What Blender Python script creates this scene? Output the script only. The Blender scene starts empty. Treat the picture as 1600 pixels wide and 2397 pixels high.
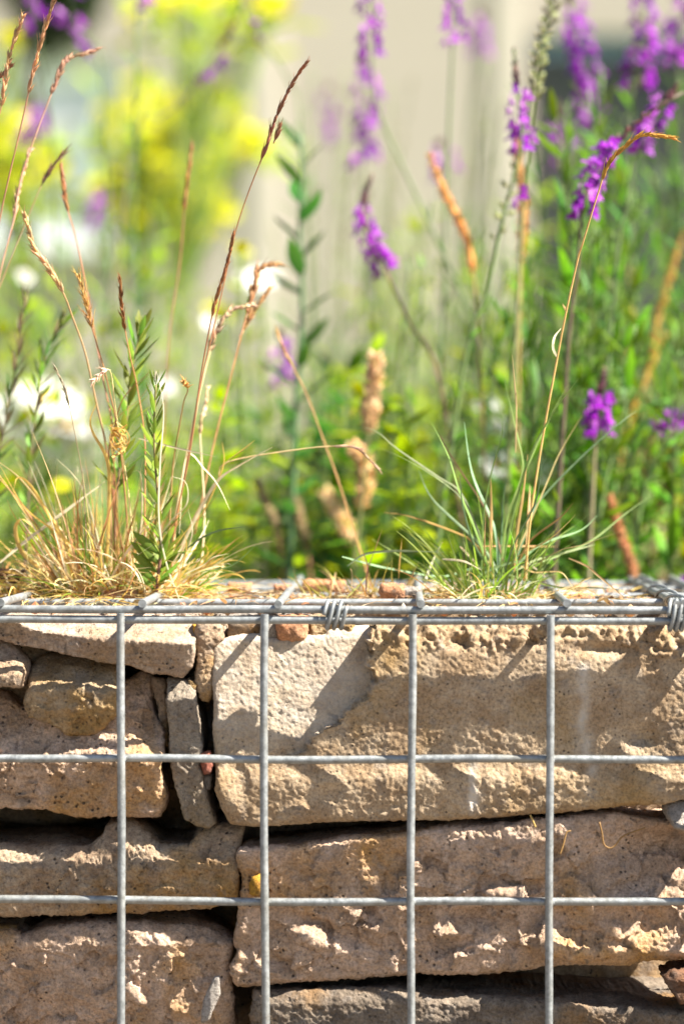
import bpy, math, random
import numpy as np
from mathutils import Vector, Matrix, Quaternion

R = math.radians
random.seed(7)
RNG = np.random.default_rng(11)
scene = bpy.context.scene

# ------------------------------------------------------------------ camera
FPX, PW, PH = 6520.0, 1600.0, 2397.0          # focal length in photo pixels, photo size
CAM = np.array([0.0, -1.5, 0.5874])
YAW, PITCH = math.atan(190 / FPX), math.atan(126 / FPX)
cam_d = bpy.data.cameras.new('camera')
cam = bpy.data.objects.new('camera', cam_d)
scene.collection.objects.link(cam)
cam.location = CAM
cam.rotation_euler = (math.pi / 2 - PITCH, 0, YAW)
cam_d.sensor_fit = 'HORIZONTAL'
cam_d.sensor_width = 24.0
cam_d.lens = FPX / PW * 24.0
cam_d.clip_start, cam_d.clip_end = 0.05, 500
cam_d.dof.use_dof = True
cam_d.dof.focus_distance = 1.545
cam_d.dof.aperture_fstop = 4.0
scene.camera = cam

# ------------------------------------------------------------------ sky, sun, exposure
LIGHT = Vector((-38, 9.5, -45)).normalized()      # direction the sunlight travels
world = bpy.data.worlds.new('World'); scene.world = world; world.use_nodes = True
wn = world.node_tree
sky = wn.nodes.new('ShaderNodeTexSky'); sky.sky_type = 'NISHITA'; sky.sun_disc = False
sky.sun_elevation = math.asin(-LIGHT.z)
sky.sun_rotation = math.atan2(-LIGHT.x, -LIGHT.y)
wn.links.new(sky.outputs[0], wn.nodes['Background'].inputs[0])
wn.nodes['Background'].inputs[1].default_value = 0.05
sun_d = bpy.data.lights.new('sun', 'SUN'); sun_d.energy = 5.0; sun_d.angle = R(0.53); sun_d.color = (1, 0.94, 0.84)
sun = bpy.data.objects.new('sun', sun_d); scene.collection.objects.link(sun)
sun.rotation_euler = LIGHT.to_track_quat('-Z', 'Y').to_euler(); sun.location = (2, -1, 4)
vs = scene.view_settings
vs.view_transform = 'Standard'; vs.look = 'None'; vs.exposure = 1.85; vs.gamma = 1; vs.use_curve_mapping = False

# ------------------------------------------------------------------ helpers
FWD = np.array([-math.sin(YAW) * math.cos(PITCH), math.cos(YAW) * math.cos(PITCH), -math.sin(PITCH)])
RGT = np.array([math.cos(YAW), math.sin(YAW), 0.0])
UPV = np.cross(RGT, FWD)


def P(px, py, y):
    """photo pixel -> world point on the vertical plane at depth y (the depth comes from what the thing stands on)"""
    px, py, y = np.broadcast_arrays(np.asarray(px, float), np.asarray(py, float), np.asarray(y, float))
    d = FWD + ((px - PW / 2) / FPX)[..., None] * RGT - ((py - PH / 2) / FPX)[..., None] * UPV
    t = (y - CAM[1]) / d[..., 1]
    return CAM + d * t[..., None]


def link(o, parent=None):
    scene.collection.objects.link(o)
    if parent is not None:
        o.parent = parent
    return o


def tag(o, label, cat, group=None, kind=None):
    if label: o['label'] = label
    if cat: o['category'] = cat
    if group: o['group'] = group
    if kind: o['kind'] = kind
    return o


def empty(name, loc, label, cat, group=None):
    o = bpy.data.objects.new(name, None); o.location = loc; o.empty_display_size = 0.02
    return tag(link(o), label, cat, group)


def mk_mesh(name, V, quads=None, tris=None, smooth=True, col=None):
    me = bpy.data.meshes.new(name)
    V = np.asarray(V, np.float32)
    nq = 0 if quads is None else len(quads); nt = 0 if tris is None else len(tris)
    me.vertices.add(len(V)); me.vertices.foreach_set('co', V.ravel())
    idx = []
    if nq: idx.append(np.asarray(quads, np.int32).ravel())
    if nt: idx.append(np.asarray(tris, np.int32).ravel())
    idx = np.concatenate(idx)
    me.loops.add(len(idx)); me.loops.foreach_set('vertex_index', idx)
    me.polygons.add(nq + nt)
    st = np.concatenate([np.arange(nq) * 4, nq * 4 + np.arange(nt) * 3]).astype(np.int32)
    me.polygons.foreach_set('loop_start', st)
    me.update(calc_edges=True)
    me.polygons.foreach_set('use_smooth', np.full(nq + nt, smooth))
    if col is not None:
        a = me.color_attributes.new('Col', 'FLOAT_COLOR', 'POINT')
        c = np.ones((len(V), 4), np.float32); c[:, :3] = col
        a.data.foreach_set('color', c.ravel())
    return me


class MB:
    """collects tubes, ribbons and blobs into one mesh"""
    def __init__(s): s.V = []; s.Q = []; s.T = []; s.C = []; s.n = 0

    def add(s, V, Q=None, T=None, col=(1, 1, 1)):
        V = np.asarray(V, float); k = len(V)
        s.V.append(V)
        if Q is not None and len(Q): s.Q.append(np.asarray(Q) + s.n)
        if T is not None and len(T): s.T.append(np.asarray(T) + s.n)
        c = np.asarray(col, float)
        s.C.append(np.broadcast_to(c, (k, 3)) if c.ndim == 1 else c)
        s.n += k

    def tube(s, pts, rad, sides=6, col=(1, 1, 1), cap=True):
        pts = np.asarray(pts, float); n = len(pts)
        rad = np.broadcast_to(np.asarray(rad, float), (n,))
        t = np.gradient(pts, axis=0); t /= np.linalg.norm(t, axis=1)[:, None] + 1e-12
        ref = np.array([0.31, 0.9, 0.29]) if abs(t[:, 1]).mean() < .8 else np.array([0.1, 0.2, 0.97])
        a = np.cross(t, ref); a /= np.linalg.norm(a, axis=1)[:, None] + 1e-12
        b = np.cross(t, a)
        ang = np.arange(sides) / sides * 2 * math.pi
        V = pts[:, None] + rad[:, None, None] * (np.cos(ang)[None, :, None] * a[:, None] + np.sin(ang)[None, :, None] * b[:, None])
        V = V.reshape(-1, 3)
        i, j = np.meshgrid(np.arange(n - 1), np.arange(sides), indexing='ij'); j2 = (j + 1) % sides
        Q = np.stack([i * sides + j, i * sides + j2, (i + 1) * sides + j2, (i + 1) * sides + j], -1).reshape(-1, 4)
        T = []
        if cap:
            V = np.vstack([V, pts[:1], pts[-1:]]); k = n * sides
            for q in range(sides):
                T.append((k, (q + 1) % sides, q)); T.append((k + 1, (n - 1) * sides + q, (n - 1) * sides + (q + 1) % sides))
        if np.ndim(col) == 2:
            col = np.repeat(np.asarray(col), sides, axis=0)
            if cap: col = np.vstack([col, col[:1], col[-1:]])
        s.add(V, Q, T, col)

    def ribbon(s, pts, width, side=None, fold=0.25, col=(1, 1, 1), twist=0.0):
        pts = np.asarray(pts, float); n = len(pts)
        t = np.gradient(pts, axis=0); t /= np.linalg.norm(t, axis=1)[:, None] + 1e-12
        if side is None: side = RNG.normal(size=3) * np.array([1, .6, .3]); 
        a = side - t * (t @ side)[:, None]; a /= np.linalg.norm(a, axis=1)[:, None] + 1e-9
        b = np.cross(t, a)
        if twist:
            th = np.linspace(0, twist, n)[:, None]; a, b = a * np.cos(th) + b * np.sin(th), b * np.cos(th) - a * np.sin(th)
        w = np.broadcast_to(np.asarray(width, float), (n,))[:, None] / 2
        V = np.stack([pts - a * w + b * w * fold, pts, pts + a * w + b * w * fold], 1).reshape(-1, 3)
        i = np.arange(n - 1) * 3
        Q = np.concatenate([np.stack([i, i + 1, i + 4, i + 3], 1), np.stack([i + 1, i + 2, i + 5, i + 4], 1)])
        if np.ndim(col) == 2: col = np.repeat(np.asarray(col), 3, axis=0)
        s.add(V, Q, None, col)

    def spindle(s, p0, p1, r, col, sides=5):
        p0 = np.asarray(p0, float); p1 = np.asarray(p1, float)
        f = np.array([0, .25, .55, .85, 1.0])[:, None]
        s.tube(p0 + (p1 - p0) * f, r * np.array([.35, .95, 1, .5, .08]), sides, col, cap=False)

    def arrays(s):
        return (np.vstack(s.V), np.vstack(s.Q) if s.Q else None, np.vstack(s.T) if s.T else None, np.vstack(s.C))

    def build(s, name, mat, parent=None, base=None, smooth=True):
        V, Q, T, C = s.arrays()
        if base is not None: V = V - np.asarray(base)
        me = mk_mesh(name, V, Q, T, smooth, C); me.materials.append(mat)
        return link(bpy.data.objects.new(name, me), parent)


def spline(pts, n):
    """Catmull-Rom resample"""
    p = np.asarray(pts, float)
    if len(p) == 2: return p[0] + (p[1] - p[0]) * np.linspace(0, 1, n)[:, None]
    q = np.vstack([2 * p[0] - p[1], p, 2 * p[-1] - p[-2]])
    seg = np.linalg.norm(np.diff(p, axis=0), axis=1); cum = np.concatenate([[0], np.cumsum(seg)])
    out = []
    for s in np.linspace(0, cum[-1], n):
        i = min(int(np.searchsorted(cum, s, 'right')) - 1, len(p) - 2); t = (s - cum[i]) / max(seg[i], 1e-9)
        a, b, c, d = q[i:i + 4]
        out.append(.5 * (2 * b + (c - a) * t + (2 * a - 5 * b + 4 * c - d) * t * t + (3 * b - a - 3 * c + d) * t ** 3))
    return np.array(out)


_perm = RNG.permutation(256); _perm = np.concatenate([_perm, _perm, _perm])
_grad = RNG.normal(size=(256, 3)); _grad /= np.linalg.norm(_grad, axis=1)[:, None]


def noise(p):
    i = np.floor(p).astype(int); f = p - i; i &= 255
    w = f * f * f * (f * (f * 6 - 15) + 10)
    r = 0
    for dx in (0, 1):
        for dy in (0, 1):
            for dz in (0, 1):
                h = _perm[_perm[_perm[(i[:, 0] + dx) & 255] + ((i[:, 1] + dy) & 255)] + ((i[:, 2] + dz) & 255)]
                g = _grad[h]
                d = g[:, 0] * (f[:, 0] - dx) + g[:, 1] * (f[:, 1] - dy) + g[:, 2] * (f[:, 2] - dz)
                wt = (w[:, 0] if dx else 1 - w[:, 0]) * (w[:, 1] if dy else 1 - w[:, 1]) * (w[:, 2] if dz else 1 - w[:, 2])
                r = r + wt * d
    return r * 1.6


def fbm(p, octv=3):
    s = 0; a = 1
    for k in range(octv): s = s + a * noise(p * 2 ** k + 17.3 * k); a *= .5
    return s


# ------------------------------------------------------------------ materials
def new_mat(name):
    m = bpy.data.materials.new(name); m.use_nodes = True
    nt = m.node_tree; b = nt.nodes['Principled BSDF']
    return m, nt, b


def N(nt, typ, **kw):
    n = nt.nodes.new(typ)
    for k, v in kw.items():
        if k.startswith('i_'): n.inputs[k[2:].replace('_', ' ')].default_value = v
        else: setattr(n, k, v)
    return n


def ramp(nt, src, stops):
    r = nt.nodes.new('ShaderNodeValToRGB'); e = r.color_ramp.elements
    while len(e) < len(stops): e.new(.5)
    for q, (p, c) in zip(e, stops): q.position = p; q.color = (*c, 1) if len(c) == 3 else c
    nt.links.new(src, r.inputs[0]); return r.outputs[0]


def mix(nt, fac, a, b, mode='MIX'):
    m = nt.nodes.new('ShaderNodeMix'); m.data_type = 'RGBA'; m.blend_type = mode
    for s, v in ((m.inputs[0], fac), (m.inputs[6], a), (m.inputs[7], b)):
        if hasattr(v, 'is_output') or isinstance(v, bpy.types.NodeSocket): nt.links.new(v, s)
        else: s.default_value = v if np.isscalar(v) else (*v, 1)
    return m.outputs[2]


def g3(v): return (v, v, v)


def sepv(nt, c):
    q = nt.nodes.new('ShaderNodeSeparateColor'); nt.links.new(c, q.inputs[0]); return q.outputs[0]


def stone_mat(name, c1, c2, warm=(.30, .17, .055), warm_amt=.5, dark_amt=.8, speck=260, bump=.85, grey=(.22, .2, .18)):
    m, nt, b = new_mat(name)
    tc = N(nt, 'ShaderNodeTexCoord'); v = tc.outputs['Object']
    n1 = N(nt, 'ShaderNodeTexNoise', i_Scale=55, i_Detail=8, i_Roughness=.65); nt.links.new(v, n1.inputs['Vector'])
    n2 = N(nt, 'ShaderNodeTexNoise', i_Scale=17, i_Detail=5, i_Roughness=.6); nt.links.new(v, n2.inputs['Vector'])
    n3 = N(nt, 'ShaderNodeTexNoise', i_Scale=620, i_Detail=4, i_Roughness=.75); nt.links.new(v, n3.inputs['Vector'])
    n5 = N(nt, 'ShaderNodeTexNoise', i_Scale=95, i_Detail=3, i_Roughness=.6); nt.links.new(v, n5.inputs['Vector'])
    base = mix(nt, ramp(nt, n1.outputs[0], [(.42, g3(0)), (.58, g3(1))]), c1, c2)
    base = mix(nt, ramp(nt, n2.outputs[0], [(.50, g3(0)), (.68, g3(warm_amt))]), base, warm)
    base = mix(nt, ramp(nt, n5.outputs[0], [(.55, g3(0)), (.7, g3(.45))]), base, grey)
    fine = ramp(nt, n3.outputs[0], [(.3, g3(.50)), (.5, g3(1.0)), (.72, g3(1.38))])
    base = mix(nt, 1.0, base, fine, 'MULTIPLY')
    vo = N(nt, 'ShaderNodeTexVoronoi', i_Scale=speck, i_Randomness=1.0); nt.links.new(v, vo.inputs['Vector'])
    sp = ramp(nt, vo.outputs['Distance'], [(.12, g3(dark_amt)), (.24, g3(0))])
    n4 = N(nt, 'ShaderNodeTexNoise', i_Scale=70, i_Detail=2); nt.links.new(v, n4.inputs['Vector'])
    spm = mix(nt, 1.0, sp, ramp(nt, n4.outputs[0], [(.45, g3(0)), (.58, g3(1))]), 'MULTIPLY')
    base = mix(nt, spm, base, (.045, .035, .028))
    nd = N(nt, 'ShaderNodeTexNoise', i_Scale=150, i_Detail=2); nt.links.new(v, nd.inputs['Vector'])
    va = N(nt, 'ShaderNodeVectorMath', operation='SCALE'); nt.links.new(nd.outputs['Color'], va.inputs[0]); va.inputs['Scale'].default_value = .012
    vb = N(nt, 'ShaderNodeVectorMath', operation='ADD'); nt.links.new(v, vb.inputs[0]); nt.links.new(va.outputs[0], vb.inputs[1])
    vo2 = N(nt, 'ShaderNodeTexVoronoi', i_Scale=75); nt.links.new(vb.outputs[0], vo2.inputs['Vector'])
    vc = N(nt, 'ShaderNodeTexVoronoi', i_Scale=75); nt.links.new(vb.outputs[0], vc.inputs['Vector'])
    sc_ = N(nt, 'ShaderNodeSeparateColor'); nt.links.new(vo2.outputs['Color'], sc_.inputs[0])
    md = N(nt, 'ShaderNodeMath', operation='MULTIPLY_ADD'); nt.links.new(sc_.outputs[1], md.inputs[0]); md.inputs[1].default_value = .22; nt.links.new(vo2.outputs['Distance'], md.inputs[2])
    ag = ramp(nt, md.outputs[0], [(.15, g3(.7)), (.22, g3(0))])
    base = mix(nt, ag, base, mix(nt, sepv(nt, vo2.outputs['Color']), (.05, .04, .035), (.20, .165, .13)))
    at = N(nt, 'ShaderNodeAttribute', attribute_name='StainSun')
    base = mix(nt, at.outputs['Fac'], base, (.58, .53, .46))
    nt.links.new(base, b.inputs['Base Color']); b.inputs['Roughness'].default_value = .92
    b.inputs['Specular IOR Level'].default_value = .25
    add = N(nt, 'ShaderNodeMath', operation='ADD'); nt.links.new(n3.outputs[0], add.inputs[0])
    sub = N(nt, 'ShaderNodeMath', operation='MULTIPLY_ADD', i_Value=0.0)
    nt.links.new(spm, sub.inputs[0]); sub.inputs[1].default_value = -.8; nt.links.new(add.outputs[0], sub.inputs[2])
    bp = N(nt, 'ShaderNodeBump', i_Strength=bump, i_Distance=.0022); nt.links.new(sub.outputs[0], bp.inputs['Height'])
    nt.links.new(bp.outputs[0], b.inputs['Normal'])
    return m


M = {}
M['concrete'] = stone_mat('pale_concrete', (.43, .325, .215), (.32, .22, .13), (.30, .18, .05), .6, .8, 300, .5)
M['concrete_warm'] = stone_mat('brown_concrete', (.58, .42, .31), (.43, .295, .20), (.50, .27, .075), .85, .85, 230)
M['concrete_dull'] = stone_mat('dull_concrete', (.44, .33, .225), (.31, .215, .14), (.38, .21, .055), .85, .85, 240)
M['sandstone'] = stone_mat('ochre_stone', (.40, .30, .19), (.33, .22, .11), (.38, .22, .06), .7, .6, 260)
M['grey_stone'] = stone_mat('grey_stone', (.25, .20, .15), (.15, .115, .085), (.28, .14, .035), .8, .7, 240)
M['concrete_slab'] = stone_mat('pinkish_concrete', (.48, .38, .30), (.37, .27, .20), (.36, .22, .09), .6, .85, 260)
M['flake'] = stone_mat('flake_concrete', (.33, .275, .21), (.25, .20, .15), (.28, .19, .08), .5, .8, 230)
M['brick'] = stone_mat('orange_brick', (.52, .24, .12), (.44, .21, .11), (.48, .30, .18), .5, .5, 320, .7, (.4, .24, .15))
M['red_pebble'] = stone_mat('red_pebble', (.36, .12, .07), (.30, .10, .07), (.34, .16, .10), .4, .2, 300)
M['ochre'] = stone_mat('ochre_pebble', (.50, .27, .035), (.42, .20, .03), (.5, .3, .06), .5, .3, 300)
M['dark_brick'] = stone_mat('dark_brick', (.20, .10, .055), (.13, .08, .055), (.32, .15, .05), .6, .6, 200)
M['pale_flake'] = stone_mat('pale_flake', (.36, .32, .28), (.32, .28, .24), (.33, .26, .18), .3, .3, 260)

m, nt, b = new_mat('galvanised_wire')
tc = N(nt, 'ShaderNodeTexCoord')
n1 = N(nt, 'ShaderNodeTexNoise', i_Scale=260, i_Detail=4, i_Roughness=.7); nt.links.new(tc.outputs['Object'], n1.inputs['Vector'])
n2 = N(nt, 'ShaderNodeTexNoise', i_Scale=30, i_Detail=3); nt.links.new(tc.outputs['Object'], n2.inputs['Vector'])
c = mix(nt, ramp(nt, n1.outputs[0], [(.35, g3(0)), (.65, g3(1))]), (.19, .20, .20), (.34, .36, .36))
c = mix(nt, ramp(nt, n2.outputs[0], [(.5, g3(0)), (.7, g3(.5))]), c, (.27, .255, .21))
n3 = N(nt, 'ShaderNodeTexNoise', i_Scale=75, i_Detail=6, i_Roughness=.7); nt.links.new(tc.outputs['Object'], n3.inputs['Vector'])
c = mix(nt, ramp(nt, n3.outputs[0], [(.60, g3(0)), (.72, g3(.65))]), c, (.13, .095, .065))
n4 = N(nt, 'ShaderNodeTexNoise', i_Scale=48, i_Detail=5, i_Roughness=.65); nt.links.new(tc.outputs['Object'], n4.inputs['Vector'])
c = mix(nt, ramp(nt, n4.outputs[0], [(.55, g3(0)), (.68, g3(.6))]), c, (.46, .48, .48))
nt.links.new(c, b.inputs['Base Color']); b.inputs['Metallic'].default_value = .45
nt.links.new(ramp(nt, n1.outputs[0], [(.3, g3(.42)), (.7, g3(.62))]), b.inputs['Roughness'])
bp = N(nt, 'ShaderNodeBump', i_Strength=.35, i_Distance=.0006); nt.links.new(n1.outputs[0], bp.inputs['Height']); nt.links.new(bp.outputs[0], b.inputs['Normal'])
M['wire'] = m


def plant_mat(name, trans=.35, rough=.55, attr=True, col=None, vary=.25, noise_scale=160):
    m, nt, b = new_mat(name)
    if attr:
        a = N(nt, 'ShaderNodeAttribute', attribute_name='Col'); base = a.outputs['Color']
        if col: base = mix(nt, 1.0, base, col, 'MULTIPLY')
    else:
        base = N(nt, 'ShaderNodeRGB'); base.outputs[0].default_value = (*col, 1); base = base.outputs[0]
    oi = N(nt, 'ShaderNodeObjectInfo')
    tc = N(nt, 'ShaderNodeTexCoord')
    n = N(nt, 'ShaderNodeTexNoise', i_Scale=noise_scale, i_Detail=3); nt.links.new(tc.outputs['Object'], n.inputs['Vector'])
    hs = N(nt, 'ShaderNodeHueSaturation')
    mr = N(nt, 'ShaderNodeMapRange'); nt.links.new(oi.outputs['Random'], mr.inputs[0]); mr.inputs[3].default_value = .5 - .05 * vary; mr.inputs[4].default_value = .5 + .06 * vary
    mv = N(nt, 'ShaderNodeMapRange'); nt.links.new(oi.outputs['Random'], mv.inputs[0]); mv.inputs[3].default_value = 1 - vary; mv.inputs[4].default_value = 1 + vary
    nt.links.new(mr.outputs[0], hs.inputs['Hue']); nt.links.new(mv.outputs[0], hs.inputs['Value']); nt.links.new(base, hs.inputs['Color'])
    base = mix(nt, 1.0, hs.outputs[0], ramp(nt, n.outputs[0], [(.3, g3(.78)), (.7, g3(1.15))]), 'MULTIPLY')
    nt.links.new(base, b.inputs['Base Color']); b.inputs['Roughness'].default_value = rough
    b.inputs['Specular IOR Level'].default_value = .35
    if trans:
        tr = N(nt, 'ShaderNodeBsdfTranslucent'); nt.links.new(base, tr.inputs[0])
        ms = N(nt, 'ShaderNodeMixShader'); ms.inputs[0].default_value = trans
        nt.links.new(b.outputs[0], ms.inputs[1]); nt.links.new(tr.outputs[0], ms.inputs[2])
        nt.links.new(ms.outputs[0], nt.nodes['Material Output'].inputs[0])
    return m


M['plant'] = plant_mat('grass_fibre', .35)
M['stem'] = plant_mat('plant_stem', .0)
M['leaf'] = plant_mat('green_leaf', .5, vary=.5)
M['petal'] = plant_mat('flower_petal', .45, .6, vary=.25)
M['gravel'] = plant_mat('grit', 0, .95, vary=0)


def flat_mat(name, c1, c2, scale, rough=.85, bump=.3):
    m, nt, b = new_mat(name)
    tc = N(nt, 'ShaderNodeTexCoord')
    n = N(nt, 'ShaderNodeTexNoise', i_Scale=scale, i_Detail=6, i_Roughness=.6); nt.links.new(tc.outputs['Object'], n.inputs['Vector'])
    nt.links.new(mix(nt, ramp(nt, n.outputs[0], [(.35, g3(0)), (.65, g3(1))]), c1, c2), b.inputs['Base Color'])
    b.inputs['Roughness'].default_value = rough
    bp = N(nt, 'ShaderNodeBump', i_Strength=bump, i_Distance=.01); nt.links.new(n.outputs[0], bp.inputs['Height']); nt.links.new(bp.outputs[0], b.inputs['Normal'])
    return m


M['paving'] = flat_mat('gravel_path', (.17, .13, .09), (.12, .095, .07), 60)
M['soil'] = flat_mat('garden_soil', (.17, .12, .08), (.10, .075, .05), 40)
M['lawn'] = flat_mat('rough_lawn', (.13, .20, .05), (.20, .22, .08), 8)
M['render'] = flat_mat('cream_render', (.48, .415, .36), (.44, .38, .33), 1.2, bump=.05)
M['trim'] = flat_mat('pale_trim', (.58, .51, .44), (.55, .48, .42), 2, bump=.05)
M['dark_door'] = flat_mat('charcoal_paint', (.055, .058, .062), (.07, .07, .072), 3, .5, .05)
M['blue_paint'] = flat_mat('slate_blue_paint', (.11, .20, .30), (.12, .21, .31), 3, .5, .05)
M['white_paint'] = flat_mat('white_paint', (.78, .80, .80), (.74, .76, .78), 3, .5, .05)
M['glass'] = flat_mat('window_glass', (.78, .82, .86), (.72, .78, .84), 2, .3, .02)

# ------------------------------------------------------------------ ground, terrace, building behind
ZA = 0.5                                   # height of the cage's top front wire
SOIL = 0.462


def box_arrays(x0, x1, y0, y1, z0, z1):
    V = [(x, y, z) for x in (x0, x1) for y in (y0, y1) for z in (z0, z1)]
    Q = [(0, 1, 3, 2), (4, 6, 7, 5), (0, 4, 5, 1), (2, 3, 7, 6), (0, 2, 6, 4), (1, 5, 7, 3)]
    return V, Q


def box_obj(name, x0, x1, y0, y1, z0, z1, mat, parent=None, base=None, bevel=0):
    mb = MB(); mb.add(*box_arrays(x0, x1, y0, y1, z0, z1))
    o = mb.build(name, mat, parent, base, smooth=False)
    if bevel:
        bm = o.modifiers.new('bevel', 'BEVEL'); bm.width = bevel; bm.segments = 2
    return o


mb = MB(); mb.add([(-60, -60, 0), (60, -60, 0), (60, .40, 0), (-60, .40, 0)], [(0, 1, 2, 3)])
tag(mb.build('ground', M['paving'], smooth=False), None, None, None, 'structure')


def sheet(name, x0, x1, y0, y1, z, nx, ny, amp, mat):
    gx, gy = np.meshgrid(np.linspace(x0, x1, nx), np.linspace(y0, y1, ny))
    p = np.stack([gx.ravel(), gy.ravel(), np.zeros(gx.size)], 1)
    p[:, 2] = z + amp * fbm(p * 4.0)
    i, j = np.meshgrid(np.arange(ny - 1), np.arange(nx - 1), indexing='ij'); k = i * nx + j
    Q = np.stack([k, k + 1, k + nx + 1, k + nx], -1).reshape(-1, 4)
    me = mk_mesh(name, p, Q); me.materials.append(mat)
    return tag(link(bpy.data.objects.new(name, me)), None, None, None, 'structure')


sheet('soil_bed', -2.5, 2.5, .325, 3.2, SOIL, 160, 120, .012, M['soil'])
tag(box_obj('soil_bank', -60, 60, .33, 3.2, -.02, SOIL - .02, M['soil']), None, None, None, 'structure')
sheet('lawn', -60, 60, 3.19, 80, SOIL - .012, 120, 90, .02, M['lawn'])

YB = 12.5                                   # building front
def bx(px): return float(P(px, 600, YB)[0])
def bz(py): return float(P(800, py, YB)[2])


bld = empty('building', (0, YB, SOIL - .03), 'blurred cream rendered house wall with a pale pilaster filling the background', 'building')
bo = np.array([0, YB, SOIL - .03])
XL, XD, XR = bx(-2600), bx(1235), bx(2300)
ztop, zdoor = SOIL + 6.5, SOIL + 2.25
wx0, wx1, wz0, wz1 = bx(-330), bx(290), bz(560), bz(120)
base_z = SOIL - .03
for (x0, x1, z0, z1) in ((XL, wx0, base_z, ztop), (wx0, wx1, base_z, wz0), (wx0, wx1, wz1, ztop), (wx1, XD, base_z, ztop), (XD, XR, zdoor, ztop), (XR, XR + 4, base_z, ztop)):
    box_obj('wall', x0, x1, YB, YB + .35, z0, z1, M['render'], bld, bo)
box_obj('pilaster', bx(583), bx(662), YB - .02, YB - .002, base_z, ztop, M['trim'], bld, bo, .01)
box_obj('pilaster', bx(1150), bx(1228), YB - .02, YB - .002, base_z, ztop, M['trim'], bld, bo, .01)
wnd = box_obj('window', wx0 + .05, wx1 - .05, YB + .12, YB + .135, wz0 + .05, wz1 - .05, M['glass'], bld, bo)
for (x0, x1, z0, z1) in ((wx0, wx1, wz0, wz0 + .06), (wx0, wx1, wz1 - .06, wz1), (wx0, wx0 + .06, wz0 + .06, wz1 - .06), (wx1 - .10, wx1, wz0 + .06, wz1 - .06),
                         (wx0 + .06, wx1 - .10, (wz0 + wz1) / 2 + .1, (wz0 + wz1) / 2 + .15)):
    box_obj('window_frame', x0, x1, YB + .06, YB + .115, z0, z1, M['white_paint'], wnd, None)
for ch in wnd.children: ch.location = -Vector(bo)
box_obj('window_sill', wx0 - .06, wx1 + .06, YB - .12, YB - .003, wz0 - .08, wz0 - .01, M['white_paint'], bld, bo, .01)
zb = bz(118)
door = box_obj('door', XD, XR, YB + .10, YB + .14, base_z, zb, M['dark_door'], bld, bo)
for k in range(7):
    xx = XD + (XR - XD) * (k + .5) / 7
    box_obj('batten', xx - .03, xx + .03, YB + .07, YB + .098, base_z, zb - .01, M['dark_door'], door, None)
for ch in door.children: ch.location = -Vector(bo)
box_obj('transom_panel', XD, XR, YB + .08, YB + .13, zb + .01, zdoor, M['blue_paint'], bld, bo)
box_obj('roof', XL - .3, XR + 4.3, YB - .4, YB + 5, ztop, ztop + .2, M['dark_door'], bld, bo)

# ------------------------------------------------------------------ stones
def resample(pl, n):
    p = np.asarray(pl, float); s = np.concatenate([[0], np.cumsum(np.linalg.norm(np.diff(p, axis=0), axis=1))])
    t = np.linspace(0, s[-1], n)
    return np.stack([np.interp(t, s, p[:, 0]), np.interp(t, s, p[:, 1])], 1)


def plen(pl): return float(np.linalg.norm(np.diff(np.asarray(pl, float), axis=0), axis=1).sum())


SEED = [0]


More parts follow.
